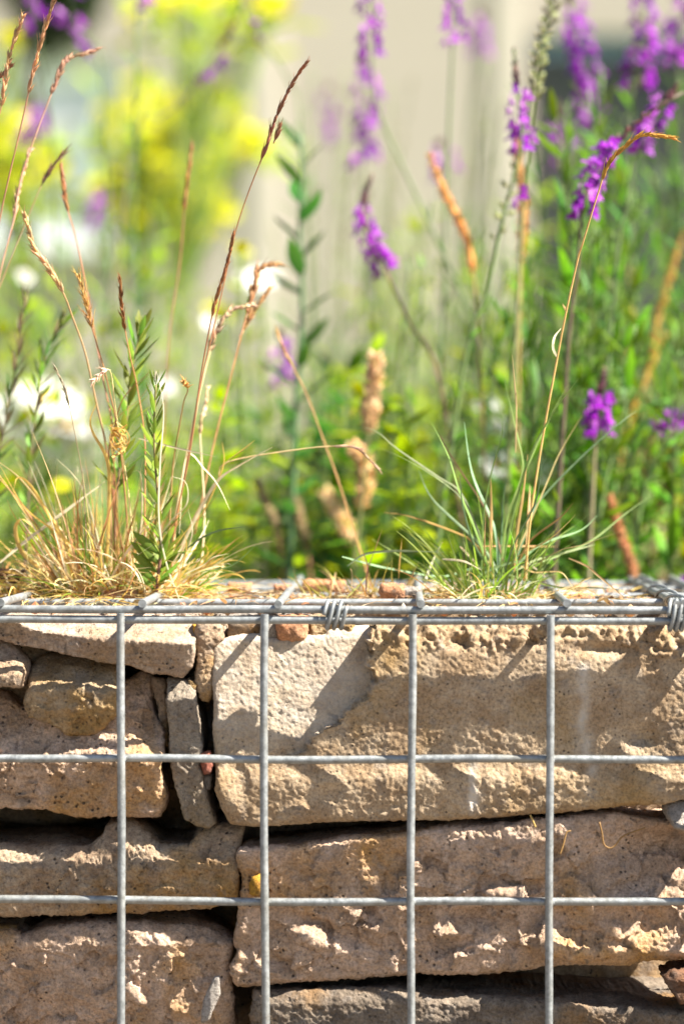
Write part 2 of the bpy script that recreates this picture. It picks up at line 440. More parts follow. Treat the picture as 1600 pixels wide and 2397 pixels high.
def stone(name, label, top, right, bottom, left, y0, depth, mat, prof=None, stain_sun=None, r=.005,
          amp=(.0016, .0010, .00045), res=.00075, px=True, taper=.12, group=None, category='stone', pits=.0, rough=None, side_res=.004, facets=None):
    """top: TL->TR, bottom: BL->BR, left: TL->BL, right: TR->BR; photo pixels (px) or metres (x, z)"""
    SEED[0] += 1; off = SEED[0] * np.array([3.17, 5.31, 7.77])
    sc = (.00023 * (y0 + 1.5) / 1.5) if px else 1.0
    W = max(plen(top), plen(bottom)) * sc; H = max(plen(left), plen(right)) * sc
    n = max(int(W / res), 8); m = max(int(H / res), 8)
    T, B, L, Rr = resample(top, n + 1), resample(bottom, n + 1), resample(left, m + 1), resample(right, m + 1)
    u = np.linspace(0, 1, n + 1)[None, :, None]; v = np.linspace(0, 1, m + 1)[:, None, None]
    C = (1 - v) * T[None] + v * B[None] + (1 - u) * L[:, None] + u * Rr[:, None] \
        - ((1 - u) * (1 - v) * T[0] + u * (1 - v) * T[-1] + (1 - u) * v * B[0] + u * v * B[-1])
    G = C.reshape(-1, 2)
    uu = np.broadcast_to(u[..., 0], (m + 1, n + 1)).ravel(); vv = np.broadcast_to(v[..., 0], (m + 1, n + 1)).ravel()
    if px: X = P(G[:, 0], G[:, 1], y0)
    else: X = np.stack([G[:, 0], np.full(len(G), y0), G[:, 1]], 1)
    def rnd(d): q = np.clip(1 - d / r, 0, 1); return r * (1 - np.sqrt(np.maximum(1 - q * q, 0)))
    jit = 1 + .5 * noise(X * 60 + off)
    X[:, 1] += (rnd(np.minimum(uu, 1 - uu) * W) + rnd(np.minimum(vv, 1 - vv) * H)) * jit
    if prof is not None: X[:, 1] += prof(G[:, 0], G[:, 1])
    i, j = np.meshgrid(np.arange(m), np.arange(n), indexing='ij'); k = i * (n + 1) + j
    Q = [np.stack([k, k + n + 1, k + n + 2, k + 1], -1).reshape(-1, 4)]
    loop = np.concatenate([np.arange(n), np.arange(m) * (n + 1) + n, m * (n + 1) + np.arange(n, 0, -1), np.arange(m, 0, -1) * (n + 1)])
    cen = X[loop].mean(0)
    ts = [.002, .005]
    while ts[-1] < depth: ts.append(ts[-1] + max(side_res, .25 * ts[-1] * .6))
    ymin = X[loop, 1]; V = [X]; prev = loop; base = len(X); nl = len(loop)
    yb = y0 + depth
    for q, t in enumerate(ts):
        f = min(t / depth, 1.0); Rg = X[loop].copy()
        Rg[:, 1] = ymin + (np.maximum(yb, ymin + .004) - ymin) * f
        Rg[:, [0, 2]] = cen[[0, 2]] + (Rg[:, [0, 2]] - cen[[0, 2]]) * (1 - taper * f ** 1.5)
        V.append(Rg); cur = base + np.arange(nl)
        Q.append(np.stack([prev, np.roll(prev, -1), np.roll(cur, -1), cur], -1)); prev = cur; base += nl
    Rg = V[-1].copy(); c2 = Rg.mean(0); Rg[:, [0, 2]] = c2[[0, 2]] + (Rg[:, [0, 2]] - c2[[0, 2]]) * .5; Rg[:, 1] = yb + .004
    V.append(Rg); cur = base + np.arange(nl); Q.append(np.stack([prev, np.roll(prev, -1), np.roll(cur, -1), cur], -1)); base += nl
    V.append((c2 + np.array([0, yb + .005 - c2[1], 0]))[None])
    Tr = np.stack([cur, np.roll(cur, -1), np.full(nl, base)], -1)
    V = np.vstack(V); Q = np.vstack(Q)
    # normals
    nv = np.zeros_like(V); fn = np.cross(V[Q[:, 2]] - V[Q[:, 0]], V[Q[:, 3]] - V[Q[:, 1]])
    for q in range(4):
        for a in range(3): nv[:, a] += np.bincount(Q[:, q], fn[:, a], len(V))
    nv /= np.linalg.norm(nv, axis=1)[:, None] + 1e-12
    d = amp[0] * fbm(V * 28 + off, 3) + amp[1] * .5 * fbm(V * 130 + off * 2, 2) + amp[2] * 1.3 * fbm(V * 480 + off * 3, 2)
    if pits: d -= pits * np.maximum(0, fbm(V * 170 + off * 4, 2) - .35)
    if facets:                                             # angular broken planes with crisp borders
        for cell, slope in facets:
            cx = np.floor((V.max(0) - V.min(0)) / cell).astype(int) + 1; ns = int(np.clip(np.prod(np.maximum(cx, 1)) * .8, 6, 90))
            rg = np.random.default_rng(SEED[0] * 7 + int(cell * 1e4)); sd = V[rg.integers(0, len(G), ns)]; tl = rg.normal(size=(ns, 3)) * slope
            q = V + cell * .22 * np.stack([fbm(V * (1.6 / cell) + off + 31 * a, 3) for a in range(3)], 1)
            best = np.full(len(V), 1e9); who = np.zeros(len(V), int)
            for a in range(ns):
                e = ((q - sd[a]) ** 2).sum(1); m_ = e < best; best[m_] = e[m_]; who[m_] = a
            df = ((V - sd[who]) * tl[who]).sum(1) * np.array(1.0); w_ = np.zeros(len(V)); w_[:len(G)] = np.clip(np.minimum(np.minimum(uu, 1 - uu) * W, np.minimum(vv, 1 - vv) * H) / .011, 0, 1) ** 1.5
            d += np.clip(df, -cell * .22, cell * .22) * w_
    if rough is not None:
        w = np.zeros(len(V)); w[:len(G)] = rough(G[:, 0], G[:, 1])
        lump = np.abs(fbm(V * 75 + off * 5, 3)); d += w * (.0038 * lump - .0012 + .0022 * fbm(V * 210 + off * 6, 3))
    V = V + nv * d[:, None]
    o0 = np.array([V[:, 0].mean(), V[:, 1].mean(), V[:, 2].min()])
    me = mk_mesh(name, V - o0, Q, Tr)
    if stain_sun is not None:
        a = me.attributes.new('StainSun', 'FLOAT', 'POINT'); w = np.zeros(len(V), np.float32); w[:len(G)] = stain_sun(G[:, 0], G[:, 1])
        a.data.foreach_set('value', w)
    me.materials.append(mat)
    o = bpy.data.objects.new(name, me); o.location = o0
    return tag(link(o), label, category, group)


def edge_fn(pts):
    p = np.asarray(pts, float)
    return lambda x: np.interp(x, p[:, 0], p[:, 1])


def facet(x, y, cx, cy, rx, ry, k=.5, a=0.0):
    """a broken face turned towards the upper right"""
    dx, dy = (x - cx) * math.cos(a) + (y - cy) * math.sin(a), (y - cy) * math.cos(a) - (x - cx) * math.sin(a)
    m = np.clip(1.6 - 1.6 * np.sqrt((dx / rx) ** 2 + (dy / ry) ** 2), 0, 1)
    return m * k * PXM * ((x - cx) * .5 - (y - cy))


sm = lambda e0, e1, x: (lambda t: t * t * (3 - 2 * t))(np.clip((x - e0) / (e1 - e0), 0, 1))
PXM = .00023                                   # metres per photo pixel at the cage front

# S1 tilted slab, its sunlit top sloping back above a broken edge
e1 = edge_fn([(-70, 1450), (45, 1459), (73, 1472), (122, 1482), (196, 1491), (294, 1499), (453, 1508)])
stone('concrete_slab', 'tilted concrete slab with sunlit top at the upper left under the top wires', [(-70, 1447), (180, 1446), (448, 1450)],
      [(448, 1450), (453, 1486), (454, 1527), (446, 1562), (424, 1592)],
      [(-70, 1492), (0, 1501), (53, 1517), (110, 1526), (196, 1544), (273, 1554), (351, 1581), (388, 1581), (424, 1592)], [(-70, 1447), (-70, 1492)],
      .009, .16, M['concrete_slab'], prof=lambda x, y: np.maximum(e1(x) - y, 0) * PXM * 4.0 + np.maximum(y - e1(x), 0) * PXM * .42, r=.0018, amp=(.0012, .0009, .0005), facets=[(.014, .12)])
# S2 pale stone cut by the frame's left edge
stone('rubble_stone', 'bright pale stone cut off by the left edge of the picture', [(-120, 1500), (-40, 1490), (5, 1502)],
      [(5, 1502), (24, 1531), (48, 1556), (53, 1580), (45, 1611)], [(-120, 1600), (-30, 1612), (45, 1611)], [(-120, 1500), (-120, 1600)],
      .0025, .07, M['concrete_slab'], prof=lambda x, y: np.maximum(1580 - y, 0) * PXM * 1.5, r=.004)
# S3 chunk wedged under the slab
stone('rubble_stone', 'rounded ochre chunk wedged under the tilted slab at upper left', [(58, 1552), (94, 1535), (122, 1539), (196, 1546), (261, 1560)],
      [(261, 1560), (274, 1580), (279, 1630), (277, 1674), (253, 1698), (226, 1719)],
      [(82, 1690), (118, 1706), (143, 1726), (171, 1731), (205, 1727), (226, 1719)], [(58, 1552), (54, 1580), (61, 1609), (53, 1641), (61, 1679), (82, 1690)],
      .007, .06, M['sandstone'], prof=lambda x, y: np.maximum(1618 - y, 0) * PXM * 1.6 + np.maximum(y - 1660, 0) * PXM * .5, r=.006, amp=(.002, .0010, .0005), facets=[(.02, .2)])
# S4 long brown block below
stone('concrete_block', 'long brown concrete block at left beneath the ochre chunk', [(-140, 1618), (0, 1629), (40, 1655), (200, 1640), (285, 1602), (318, 1584), (350, 1586)],
      [(350, 1586), (347, 1641), (359, 1682), (381, 1715), (381, 1764), (373, 1792), (387, 1862), (384, 1895), (367, 1920)],
      [(-140, 1893), (0, 1898), (53, 1906), (106, 1903), (171, 1915), (261, 1917), (343, 1922), (367, 1920)], [(-140, 1618), (-140, 1893)],
      .014, .10, M['concrete_warm'], prof=lambda x, y: np.maximum(1765 - y, 0) * PXM * .62 - .006 * sm(1740, 1790, y) + np.maximum(y - 1780, 0) * PXM * .30 + facet(x, y, 330, 1735, 50, 70, .9) + facet(x, y, 345, 1830, 30, 30, .5), r=.006, amp=(.0020, .0012, .0006), pits=.002, facets=[(.026, .11), (.011, .11)])
# S5 thin upright flake
stone('stone_flake', 'thin upright concrete flake standing in the gap left of the big block', [(386, 1590), (410, 1590), (441, 1598)],
      [(441, 1598), (454, 1633), (466, 1690), (474, 1750), (468, 1790), (479, 1837), (487, 1870), (500, 1930)],
      [(428, 1922), (460, 1935), (487, 1941), (500, 1930)], [(386, 1590), (388, 1640), (390, 1700), (393, 1750), (398, 1796), (416, 1870), (428, 1922)],
      .013, .07, M['flake'], prof=lambda x, y: np.maximum(1640 - y, 0) * PXM * .9 + np.maximum(440 - x + (y - 1700) * .12, 0) * PXM * .2, r=.0025, amp=(.0014, .0010, .0005), facets=[(.016, .13)])
stone('stone_flake', 'narrow shadowed stone sliver behind the upright flake', [(352, 1588), (384, 1590)], [(384, 1590), (392, 1660), (397, 1752)], [(378, 1752), (397, 1752)], [(352, 1588), (366, 1660), (378, 1752)],
      .034, .05, M['concrete_dull'], r=.003)
# S6 upright crumbly stone
stone('rubble_stone', 'crumbly upright stone in the dark gap below the top wires', [(465, 1458), (495, 1456), (523, 1456)],
      [(523, 1456), (523, 1494), (499, 1515), (494, 1551), (492, 1609), (489, 1647)], [(464, 1643), (489, 1647)],
      [(465, 1458), (457, 1515), (468, 1560), (461, 1584), (464, 1643)], .020, .07, M['concrete_dull'], r=.004, amp=(.003, .0016, .0006), pits=.002)
stone('pebble', 'ochre yellow pebble tucked beside the slab end below the top wires', [(446, 1460), (474, 1458)], [(474, 1458), (476, 1475), (462, 1494)], [(446, 1486), (462, 1494)], [(446, 1460), (446, 1486)],
      .026, .03, M['ochre'], r=.003, res=.0012, category='pebble')
stone('pebble', 'small ochre stone chip perched above the upright flake', [(436, 1588), (452, 1592)], [(452, 1592), (462, 1602), (456, 1618)], [(444, 1612), (456, 1618)], [(436, 1588), (444, 1612)],
      .018, .02, M['sandstone'], r=.002, res=.0012, category='pebble')
stone('pebble', 'small red pebble stuck behind the middle wire', [(462, 1768), (490, 1760)], [(490, 1760), (500, 1790), (492, 1815)], [(474, 1818), (492, 1815)], [(462, 1768), (474, 1818)],
      .010, .02, M['red_pebble'], r=.003, res=.0012, category='pebble')
stone('stone_flake', 'tiny pale splinter hanging below the red pebble', [(470, 1812), (496, 1815)], [(496, 1815), (490, 1850)], [(480, 1848), (490, 1850)], [(470, 1812), (480, 1848)], .020, .02, M['pale_flake'], r=.002, res=.0012)
stone('rubble_stone', 'dark grey stone showing over the big block behind the top wires', [(534, 1455), (612, 1452)], [(612, 1452), (614, 1494)], [(528, 1500), (614, 1494)], [(534, 1455), (528, 1500)], .030, .05, M['grey_stone'], r=.004, res=.0014)
stone('rubble_stone', 'white stone bit left of the orange brick at the top wires', [(610, 1452), (648, 1452)], [(648, 1452), (652, 1498)], [(608, 1498), (652, 1498)], [(610, 1452), (608, 1498)], .026, .04, M['pale_flake'], r=.004, res=.0014)
stone('brick_fragment', 'orange brick piece sitting on the big block behind the top wires', [(646, 1450), (714, 1450)], [(714, 1450), (716, 1500)], [(648, 1502), (716, 1500)], [(646, 1450), (648, 1502)], .022, .045, M['brick'], r=.004, amp=(.002, .0016, .0007), res=.0011, category='brick')
stone('rubble_stone', 'ochre crumbling stone right of the orange brick behind the top wires', [(712, 1450), (800, 1450), (830, 1456)], [(830, 1456), (832, 1496)], [(716, 1500), (832, 1496)], [(712, 1450), (716, 1500)], .027, .05, M['sandstone'], r=.004, amp=(.003, .002, .0007), res=.0011)

# S8 the big block: left part recessed behind a diagonal broken step
stepx = edge_fn([(1440, 862), (1506, 865), (1552, 861), (1598, 876), (1625, 868), (1655, 823), (1694, 784), (1705, 754), (1747, 715), (1768, 690), (1800, 480), (2000, 300)])
crumb = edge_fn([(480, 1400), (840, 1440), (880, 1505), (975, 1530), (1045, 1525), (1142, 1540), (1230, 1528), (1300, 1508), (1420, 1505), (1500, 1540), (1610, 1560), (1700, 1560)])


def big_prof(x, y):
    st = sm(-3, 3, x - stepx(y) + 6 * np.sin(y * .11) + 4 * np.sin(y * .31 + 1))
    p = (.003 + np.clip(x - 500, 0, 380) * PXM * .07 + (1760 - y) * PXM * .14) * (1 - st) + np.maximum(1600 - y, 0) * PXM * .08 * st
    p = p + np.maximum(1500 - y, 0) * PXM * (.6 + .3 * np.sin(x * .013))
    over = sm(1560, 1600, y) * (1 - sm(1770, 1800, y)) * (1 - sm(1330, 1470, x + (y - 1600) * .9)) * st
    p = p + .0022 * sm(1560, 1790, y) * st * (1 - sm(1350, 1500, x))
    p = p - .0035 * sm(1785, 1830, y) * st + np.maximum(y - 1850, 0) * PXM * .12
    hole = np.exp(-(((x - 1500) / 42) ** 2 + ((y - 1730) / 30) ** 2)); p = p + .005 * hole
    hol = np.exp(-(((x - 1075) / 40) ** 2 + ((y - 1505) / 13) ** 2)) + np.exp(-(((x - 1245) / 22) ** 2 + ((y - 1500) / 14) ** 2)) + .7 * np.exp(-(((x - 1420) / 70) ** 2 + ((y - 1520) / 15) ** 2))
    p = p + facet(x, y, 550, 1850, 40, 70, .35) + facet(x, y, 730, 1880, 90, 35, .35, -.4)
    return p + .006 * hol


def big_stain_sun(x, y):
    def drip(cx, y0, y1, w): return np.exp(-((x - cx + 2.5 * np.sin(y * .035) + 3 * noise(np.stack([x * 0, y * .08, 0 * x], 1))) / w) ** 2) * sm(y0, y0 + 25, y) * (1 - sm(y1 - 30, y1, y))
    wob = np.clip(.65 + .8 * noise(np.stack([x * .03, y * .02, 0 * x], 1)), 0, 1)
    pale = .5 * (1 - sm(-5, 5, x - stepx(y))) * (1 - sm(1690, 1790, y)) * np.clip(.75 + .5 * noise(np.stack([x * .02, y * .02, 0 * x + 9], 1)), 0, 1)  # fresh break in the recess, its colour paled further to look sunlit
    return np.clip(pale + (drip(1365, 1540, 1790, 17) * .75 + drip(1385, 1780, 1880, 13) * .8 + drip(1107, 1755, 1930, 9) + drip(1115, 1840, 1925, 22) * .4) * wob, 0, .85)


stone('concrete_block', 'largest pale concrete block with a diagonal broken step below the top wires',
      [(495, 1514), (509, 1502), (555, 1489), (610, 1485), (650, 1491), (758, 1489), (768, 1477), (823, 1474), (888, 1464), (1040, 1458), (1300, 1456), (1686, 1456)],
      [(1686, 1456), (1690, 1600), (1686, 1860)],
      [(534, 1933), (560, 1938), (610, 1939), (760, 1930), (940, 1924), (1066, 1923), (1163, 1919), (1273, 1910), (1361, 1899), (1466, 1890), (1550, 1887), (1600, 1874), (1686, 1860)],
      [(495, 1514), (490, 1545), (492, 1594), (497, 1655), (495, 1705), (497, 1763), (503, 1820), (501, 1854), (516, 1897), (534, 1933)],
      .0095, .085, M['concrete'], prof=big_prof, stain_sun=big_stain_sun, r=.0045, amp=(.0008, .0006, .00036), res=.0007,
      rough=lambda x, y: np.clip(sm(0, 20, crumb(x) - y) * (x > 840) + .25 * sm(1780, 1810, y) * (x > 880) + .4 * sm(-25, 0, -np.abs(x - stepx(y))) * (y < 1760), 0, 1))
# S9 slab under the brown block
stone('concrete_slab', 'shadowed brown slab lying second course at left behind the wires',
      [(-140, 1985), (0, 1985), (122, 1986), (204, 1990), (232, 1965), (245, 1930), (280, 1922), (318, 1945), (367, 1985), (440, 1985), (460, 1945), (526, 1934), (567, 1944)],
      [(567, 1944), (558, 1989), (561, 2054), (556, 2105), (552, 2118)],
      [(-140, 2156), (0, 2154), (163, 2152), (277, 2148), (347, 2144), (428, 2139), (490, 2130), (552, 2118)], [(-140, 1985), (-140, 2156)],
      .013, .10, M['concrete_dull'], prof=lambda x, y: np.maximum(2035 - y, 0) * PXM * .6 + np.maximum(y - 2035, 0) * PXM * .22, r=.005, amp=(.0020, .0012, .0006), pits=.002, facets=[(.03, .09), (.011, .10)])
# S10 bottom left block
stone('concrete_block', 'brown concrete block filling the lower left corner of the picture', [(-140, 2175), (20, 2190), (41, 2204), (94, 2180), (229, 2168), (286, 2164), (433, 2168), (490, 2185), (543, 2213)],
      [(543, 2213), (535, 2260), (536, 2330), (545, 2480)], [(-140, 2490), (545, 2480)], [(-140, 2175), (-140, 2490)],
      .012, .10, M['concrete_warm'], prof=lambda x, y: (y - 2170) * PXM * .24 + np.maximum(2215 - y, 0) * PXM * .8 + np.abs(x - 285) * PXM * .12 + facet(x, y, 300, 2310, 95, 26, .7, .9), r=.006, amp=(.0020, .0012, .0006), pits=.002, facets=[(.03, .10), (.012, .12)])
stone('stone_flake', 'pale grey splinter leaning against the lower left block', [(500, 2288), (514, 2284)], [(514, 2284), (516, 2330), (486, 2392)], [(470, 2396), (486, 2392)], [(500, 2288), (474, 2345), (470, 2396)],
      .006, .006, M['pale_flake'], r=.0015, res=.0012, amp=(.0008, .0004, .0002))
stone('stone_flake', 'dark stone chip in the gap at the left edge between second and third courses', [(-60, 2165), (38, 2168)], [(38, 2168), (44, 2196)], [(-60, 2200), (44, 2196)], [(-60, 2165), (-60, 2200)], .03, .05, M['concrete_dull'], r=.004, res=.0013)
# S11 second big block at right
stone('concrete_block', 'wide speckled concrete block under the largest block at right',
      [(559, 1990), (612, 1987), (696, 1979), (745, 1972), (826, 1962), (928, 1954), (973, 1946), (1051, 1938), (1140, 1932), (1300, 1914), (1450, 1905), (1555, 1926), (1686, 1922)],
      [(1686, 1922), (1690, 2100), (1686, 2256)],
      [(548, 2315), (612, 2317), (704, 2309), (826, 2301), (928, 2295), (1000, 2291), (1140, 2285), (1268, 2276), (1344, 2269), (1459, 2265), (1600, 2261), (1686, 2256)],
      [(559, 1990), (557, 2025), (567, 2062), (559, 2111), (557, 2172), (549, 2213), (554, 2242), (538, 2270), (548, 2315)],
      .012, .10, M['concrete_warm'], prof=lambda x, y: .004 * sm(2180, 2120, y) * 0 + np.maximum(y - 1960, 0) * PXM * .12 - .0045 * sm(1200, 1450, x) * sm(2000, 2060, y) + np.clip(2230 - y, 0, 260) * PXM * .26 * sm(1230, 1480, x + (y - 2100) * .8) + .004 * sm(2230, 2260, y) * sm(1300, 1450, x) - .004 * sm(2225, 2245, y) * sm(640, 560, x) + facet(x, y, 760, 2195, 160, 38, .9, .35) + facet(x, y, 860, 2150, 60, 25, .9, .8) + facet(x, y, 1080, 2170, 85, 42, .9, -.3) + facet(x, y, 1500, 2070, 200, 110, .6, -.5) + facet(x, y, 1400, 2185, 190, 70, .8, -.2) + facet(x, y, 1200, 2085, 90, 18, .8, -.1) + facet(x, y, 640, 2270, 75, 32, .9, .3) + facet(x, y, 930, 2270, 40, 20, .6, .6),
      r=.004, amp=(.0020, .0012, .0006), pits=.002, facets=[(.034, .11), (.012, .13)])
stone('pebble', 'golden yellow pebble stuck behind a wire crossing in the middle of the wall', [(586, 2056), (612, 2048)], [(612, 2048), (622, 2075), (618, 2102)], [(580, 2100), (618, 2102)], [(586, 2056), (580, 2100)], .005, .014, M['ochre'], r=.004, res=.0011, category='pebble')
stone('rubble_stone', 'bright stone peeping out under the largest block at the right edge', [(1566, 1886), (1620, 1880), (1680, 1880)], [(1680, 1880), (1686, 1950)], [(1580, 1946), (1686, 1952)], [(1566, 1886), (1562, 1915), (1580, 1946)],
      .001, .05, M['pale_flake'], prof=lambda x, y: np.maximum(1950 - y, 0) * PXM * .8, r=.003, res=.0012)
# S13 bottom grey slab
stone('concrete_slab', 'grey lichen-stained slab along the bottom edge of the picture', [(588, 2318), (867, 2325), (973, 2331), (1140, 2338), (1306, 2351), (1536, 2363), (1686, 2368)], [(1686, 2368), (1686, 2520)], [(580, 2510), (1686, 2520)], [(588, 2318), (580, 2510)],
      .016, .10, M['grey_stone'], prof=lambda x, y: np.maximum(2350 - y, 0) * PXM * .5, r=.005, amp=(.0022, .0015, .0006))
stone('rubble_stone', 'rusty orange stone at the right edge in the lowest dark gap', [(1547, 2290), (1580, 2274), (1686, 2270)], [(1686, 2270), (1686, 2372)], [(1592, 2362), (1686, 2372)], [(1547, 2290), (1566, 2318), (1592, 2362)],
      .010, .04, M['dark_brick'], r=.004, res=.0012, amp=(.003, .002, .0007))


def wbox_stone(x0, x1, z0, z1, y0, depth, mat, label, res=.003, amp=(.004, .002, .0005), group=None, name='rubble_stone', r=.008, category='stone'):
    j = lambda s: random.uniform(-s, s)
    w, h = (x1 - x0), (z1 - z0); a = .10 * h
    TL, TR, BL, BR = (x0 + j(a), z1 + j(a) * .4), (x1 + j(a), z1 + j(a) * .4), (x0 + j(a), z0 + j(a) * .4), (x1 + j(a), z0 + j(a) * .4)
    mid = lambda p, q, t, s: (p[0] + (q[0] - p[0]) * t + j(s), p[1] + (q[1] - p[1]) * t + j(s))
    top = [TL, mid(TL, TR, .35, a * .5), mid(TL, TR, .7, a * .5), TR]; bot = [BL, mid(BL, BR, .35, a * .5), mid(BL, BR, .7, a * .5), BR]
    return stone(name, label, top, [TR, mid(TR, BR, .5, a), BR], bot, [TL, mid(TL, BL, .5, a), BL], y0, depth, mat, r=r, amp=amp, res=res, px=False, group=group, side_res=.008, category=category)


ZL = lambda py: float(P(800, py, .05)[2])
XP = lambda px: float(P(px, 1700, .05)[0])
# stones deeper in the cage that close the gaps
inner = [(400, 720, 2235, 2480, 'dark stone deep behind the pale grey splinter'),
         (-140, 420, 1690, 1960, 'brown stone deep in the dark gap below the long brown block'),
         (340, 640, 1460, 1800, 'dark stone deep behind the upright flake'),
         (380, 700, 1830, 2120, 'dark stone deep in the gap left of the wide speckled block'),
         (560, 1130, 1870, 2060, 'dark stone deep in the slot under the largest block'),
         (1120, 1680, 1840, 2050, 'dark stone deep in the right end of the slot under the largest block'),
         (-140, 560, 2080, 2260, 'dark stone deep in the slot under the shadowed brown slab'),
         (560, 1130, 2240, 2420, 'dark stone deep in the slot above the grey bottom slab'),
         (1120, 1680, 2200, 2420, 'dark stone deep in the lowest slot at right')]
for (a, b_, c, d, lab) in inner:
    wbox_stone(XP(a), XP(b_), ZL(d), ZL(c), .115 if c != 1460 else .075, .07, M['concrete_dull'], lab)
# stones on the top layer, seen edge-on under the lid
tops = [(-150, 250, .05, .09, 'pale flat stone under the lid wires at the foot of the dry grass tuft', 'concrete'),
        (255, 470, .10, .10, 'flat stone under the lid wires right of the dry grass tuft', 'sandstone'),
        (475, 760, .075, .11, 'pale flat stone under the lid wires left of the brick fragments', 'pale_flake'),
        (765, 1080, .10, .09, 'flat stone under the lid wires at the foot of the green tuft', 'concrete'),
        (1085, 1400, .10, .10, 'pale stone under the lid wires right of the green tuft', 'pale_flake'),
        (1405, 1680, .10, .10, 'flat grey stone under the lid wires near the spliced corner', 'grey_stone'),
        (-150, 300, .215, .08, 'blurred flat stone at the back of the lid at left', 'concrete_warm'),
        (310, 780, .215, .08, 'blurred flat stone at the back of the lid left of centre', 'grey_stone'),
        (790, 1230, .20, .095, 'blurred flat stone at the back of the lid right of centre', 'concrete'),
        (1240, 1680, .215, .08, 'blurred flat stone at the back of the lid at right', 'pale_flake')]
for (a, b_, y, dp, lab, mt) in tops:
    wbox_stone(XP(a), XP(b_), (.42), (ZA - .0005 if y < .09 else ZA + .0025) + random.uniform(-.0015, .001), y, dp, M[mt], lab, res=.0022, amp=(.0018, .0012, .0005))
# courses beyond the picture
CX0, CX1, CY1 = -.66, float(P(1690, 1500, 0)[0]), .304
gl = 'packed rubble stone in the cage beyond the edges of the picture'
z = ZL(2500) - .004
while z > .02:
    h = min(random.uniform(.055, .085), z - .006); x = CX0 + .006
    if h < .02: break
    while x < CX1 - .02:
        w = min(random.uniform(.10, .24), CX1 - .008 - x)
        if w > .02: wbox_stone(x, x + w - .006, z - h, z - .006, .010, .27, M[random.choice(['concrete_warm', 'concrete_dull', 'grey_stone'])], gl, res=.004, group='unseen packing stones')
        x += w
    z -= h
z = ZA - .004; xr = float(P(-150, 1700, 0)[0])
while z > ZL(2500):
    h = random.uniform(.06, .09); x = CX0 + .006
    while x < xr - .03:
        w = min(random.uniform(.10, .22), xr - x)
        wbox_stone(x, x + w - .006, z - h, z - .006, .010, .27, M[random.choice(['concrete_warm', 'concrete_dull', 'sandstone'])], gl, res=.004, group='unseen packing stones')
        x += w
    z -= h
for k in range(4):
    x0 = XP(-140) + k * .102
    wbox_stone(x0, x0 + .099, ZL(2450), .415, .185, .105, M['concrete_dull'], gl, res=.006, group='unseen packing stones')

ico = np.array([(0, 0, 1), (.89, 0, .45), (.28, .85, .45), (-.72, .53, .45), (-.72, -.53, .45), (.28, -.85, .45), (.72, .53, -.45), (-.28, .85, -.45), (-.89, 0, -.45), (-.28, -.85, -.45), (.72, -.53, -.45), (0, 0, -1)])
icf = [(0, 1, 2), (0, 2, 3), (0, 3, 4), (0, 4, 5), (0, 5, 1), (1, 6, 2), (2, 7, 3), (3, 8, 4), (4, 9, 5), (5, 10, 1), (6, 7, 2), (7, 8, 3), (8, 9, 4), (9, 10, 5), (10, 6, 1), (11, 7, 6), (11, 8, 7), (11, 9, 8), (11, 10, 9), (11, 6, 10)]
icf0 = icf
# ------------------------------------------------------------------ wire cage
RW = .0022
cage = empty('gabion_cage', (0, 0, 0), 'galvanised welded wire gabion cage holding the rubble stones', 'gabion')


def rod(name, a, b, rad=RW, sides=12, wob=.0011, base=(0, 0, 0)):
    a = np.asarray(a, float); b = np.asarray(b, float); L = np.linalg.norm(b - a); n = max(int(L / .012), 4)
    pts = a + (b - a) * np.linspace(0, 1, n)[:, None]
    s = RNG.uniform(0, 50); pts += wob * np.stack([noise(pts * 9 + s), noise(pts * 9 + s + 20), noise(pts * 9 + s + 40)], 1)
    mb = MB(); mb.tube(pts, rad * (1 + .06 * noise(pts * 80)), sides)
    o = mb.build(name, M['wire'], cage)
    md = o.modifiers.new('edge', 'EDGE_SPLIT'); md.split_angle = R(50)
    return o


xa = [float(P(q, 1700, 0)[0]) for q in (285, 620, 963, 1286)]
xa = [xa[0] - .0765 * k for k in (5, 4, 3, 2, 1)] + xa + [xa[-1] + .0765]
zh = [ZA, float(P(800, 1777, 0)[2]), float(P(800, 2110, 0)[2])]
while zh[-1] > .08: zh.append(zh[-1] - .0775)
for q, zz in enumerate(zh): rod('horizontal_wire', (CX0 - .004, 0, zz), (CX1 + .004, 0, zz))
for q, xx in enumerate(xa): rod('vertical_wire', (xx, -.0036, .012), (xx, -.0036, ZA + .0032), wob=.0009)
for xx in (CX0, CX1): rod('vertical_wire', (xx, -.0036, .012), (xx, -.0036, ZA + .0032))
mb = MB(); mb.add(ico * np.array([.0030, .0022, .0030]), None, icf0); V, Q, T, C = mb.arrays(); WELD = mk_mesh('weld_joint', V, None, T, True, C); WELD.materials.append(M['wire'])
for xx in xa[3:]:
    for zz in zh[:4]:
        o = link(bpy.data.objects.new('weld_joint', WELD), cage); o.location = (xx + random.uniform(-.0006, .0006), -.0017, zz + random.uniform(-.0006, .0006)); o.rotation_euler = (random.random(), random.random(), random.random())
ZB = ZA + .0056
for k, yy in enumerate((0, .076, .152, .228, .304)):
    rod('lid_cross_wire', (CX0 - .004, yy, ZB), (CX1 + .004, yy, ZB), wob=.0006)
for q in (5, 336, 652, 983, 1324):
    xx = float(P(q, 1415, 0)[0]); rod('lid_wire', (xx, -.0045, ZB + .0036), (xx + random.uniform(-.002, .002), .309, ZB + .0036), wob=.0008)
for k in range(1, 6):
    xx = float(P(5, 1415, 0)[0]) - .0765 * k; rod('lid_wire', (xx, -.0045, ZB + .0036), (xx, .309, ZB + .0036), wob=.0008)
